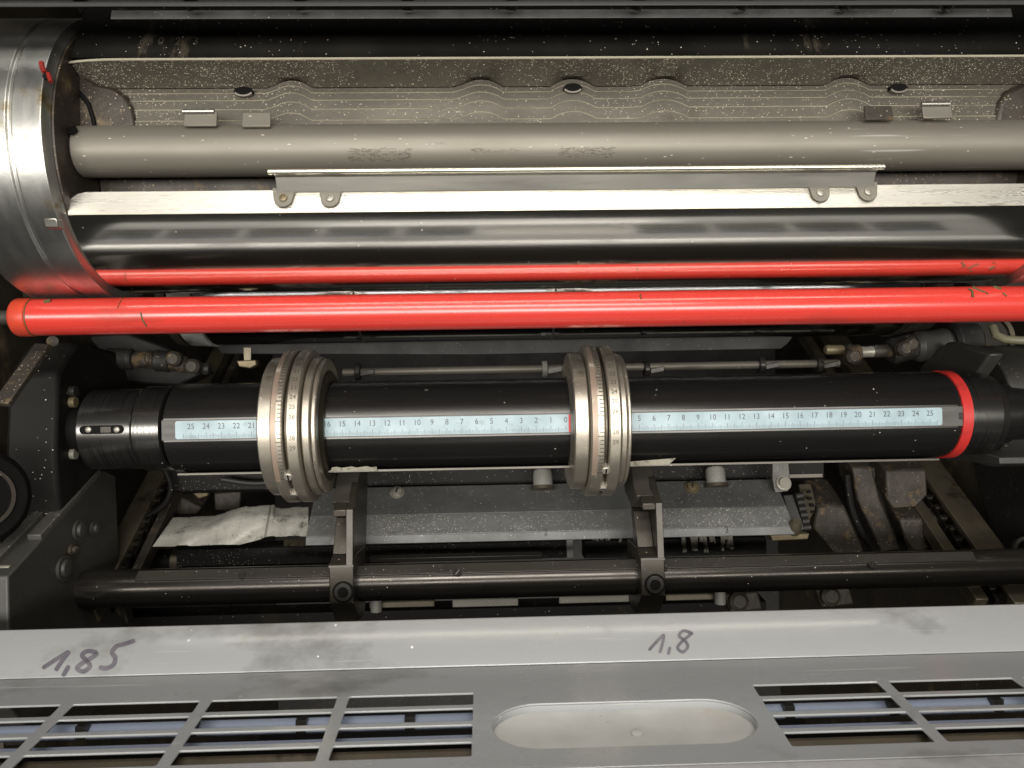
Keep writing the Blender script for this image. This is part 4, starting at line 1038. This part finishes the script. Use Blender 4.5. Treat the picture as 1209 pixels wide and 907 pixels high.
# writing
def stroke(pts, w):
    P = []
    for i in range(len(pts)-1):          # Catmull-Rom
        p0 = pts[max(i-1,0)]; p1 = pts[i]; p2 = pts[i+1]; p3 = pts[min(i+2,len(pts)-1)]
        for k in range(6):
            s_ = k/6
            P.append(tuple(.5*(2*p1[j]+(p2[j]-p0[j])*s_+(2*p0[j]-5*p1[j]+4*p2[j]-p3[j])*s_*s_+(3*p1[j]-p0[j]-3*p2[j]+p3[j])*s_**3) for j in (0,1)))
    P.append(pts[-1]); mb = MB(); rows = [[], []]
    off = -tnrm*.00015
    for i, p in enumerate(P):
        q0 = P[max(i-1,0)]; q1 = P[min(i+1,len(P)-1)]; d = Vector((q1[0]-q0[0], q1[1]-q0[1]))
        d = d.normalized() if d.length > 1e-6 else Vector((1,0)); nn_ = Vector((-d.y, d.x))*w/2*(1 if 0 < i < len(P)-1 else .6)
        for r, sg in ((0,1),(1,-1)):
            h = onplane(p[0]+nn_.x*sg, p[1]+nn_.y*sg, tuple(ub+off), TD); rows[r].append(h)
    return mb.sheet(rows)
Z = lambda l: [(x/3, 700+y/3) for x, y in l]
def write(strokes, w, name, label):
    mb = MB()
    for k, s_ in enumerate(strokes):
        q = stroke(s_, w); mb.add([Vector(p)+Vector((0,-tnrm.x,-tnrm.y))*.00004*k for p in q.v], q.f)
    return build(name, mb, m_ink2, top_strip, label=label)
write([Z([(150,268),(195,238),(245,207)]), Z([(245,207),(218,243),(196,276)]), Z([(244,258),(222,296)]),
       Z([(345,212),(310,207),(290,222),(308,242),(318,262),(295,279),(272,268),(292,249),(328,228),(346,212)]),
       Z([(478,169),(440,182),(412,190),(396,212),(408,232),(400,256),(375,268),(350,264)])], 5.0, 'handwriting', 'handwritten 1,85 in dark felt pen')
write([[(766,768),(775,758),(784,749)], [(784,749),(782,761),(779,771)], [(791,764),(789,773)],
       [(817,748),(807,745),(802,751),(809,757),(812,764),(806,770),(800,765),(805,758),(812,752),(818,747)]], 3.6, 'handwriting', 'handwritten 1,8 in dark felt pen')
# slats seen through the slots, lying level under the openings
for y0, y1, u1, m in ((840,857,.386,m_blue),(866,873,.372,m_blue),(882,894,.352,m_rail2)):
    s1, s0 = (y1-453.5)/F, (y0-453.5)/F
    L_ = (s1-s0)*u1/(sP+s0*cP); q0 = (u1, -s1*u1); q1 = (u1+L_*cP, -s1*u1+L_*sP)
    for xa, xb in ((PX0+.005, spt(570,840).x), (rxs-.006, PX1-.005)):
        build('inner_slat', MB().prism([q0, q1, (q1[0]+.0008,q1[1]-.0012), (q0[0]+.0008,q0[1]-.0012)], xa, xb), m, pn, bevel=.0002)
for xa, xb in ((PX0+.005, spt(570,840).x), (rxs-.006, PX1-.005)):
    x = xa+.02
    while x < xb:
        build('slat_bracket', MB().box(x, x+.005, .386, .3915, -.172, -.1655), m_bolt, pn); x += .054
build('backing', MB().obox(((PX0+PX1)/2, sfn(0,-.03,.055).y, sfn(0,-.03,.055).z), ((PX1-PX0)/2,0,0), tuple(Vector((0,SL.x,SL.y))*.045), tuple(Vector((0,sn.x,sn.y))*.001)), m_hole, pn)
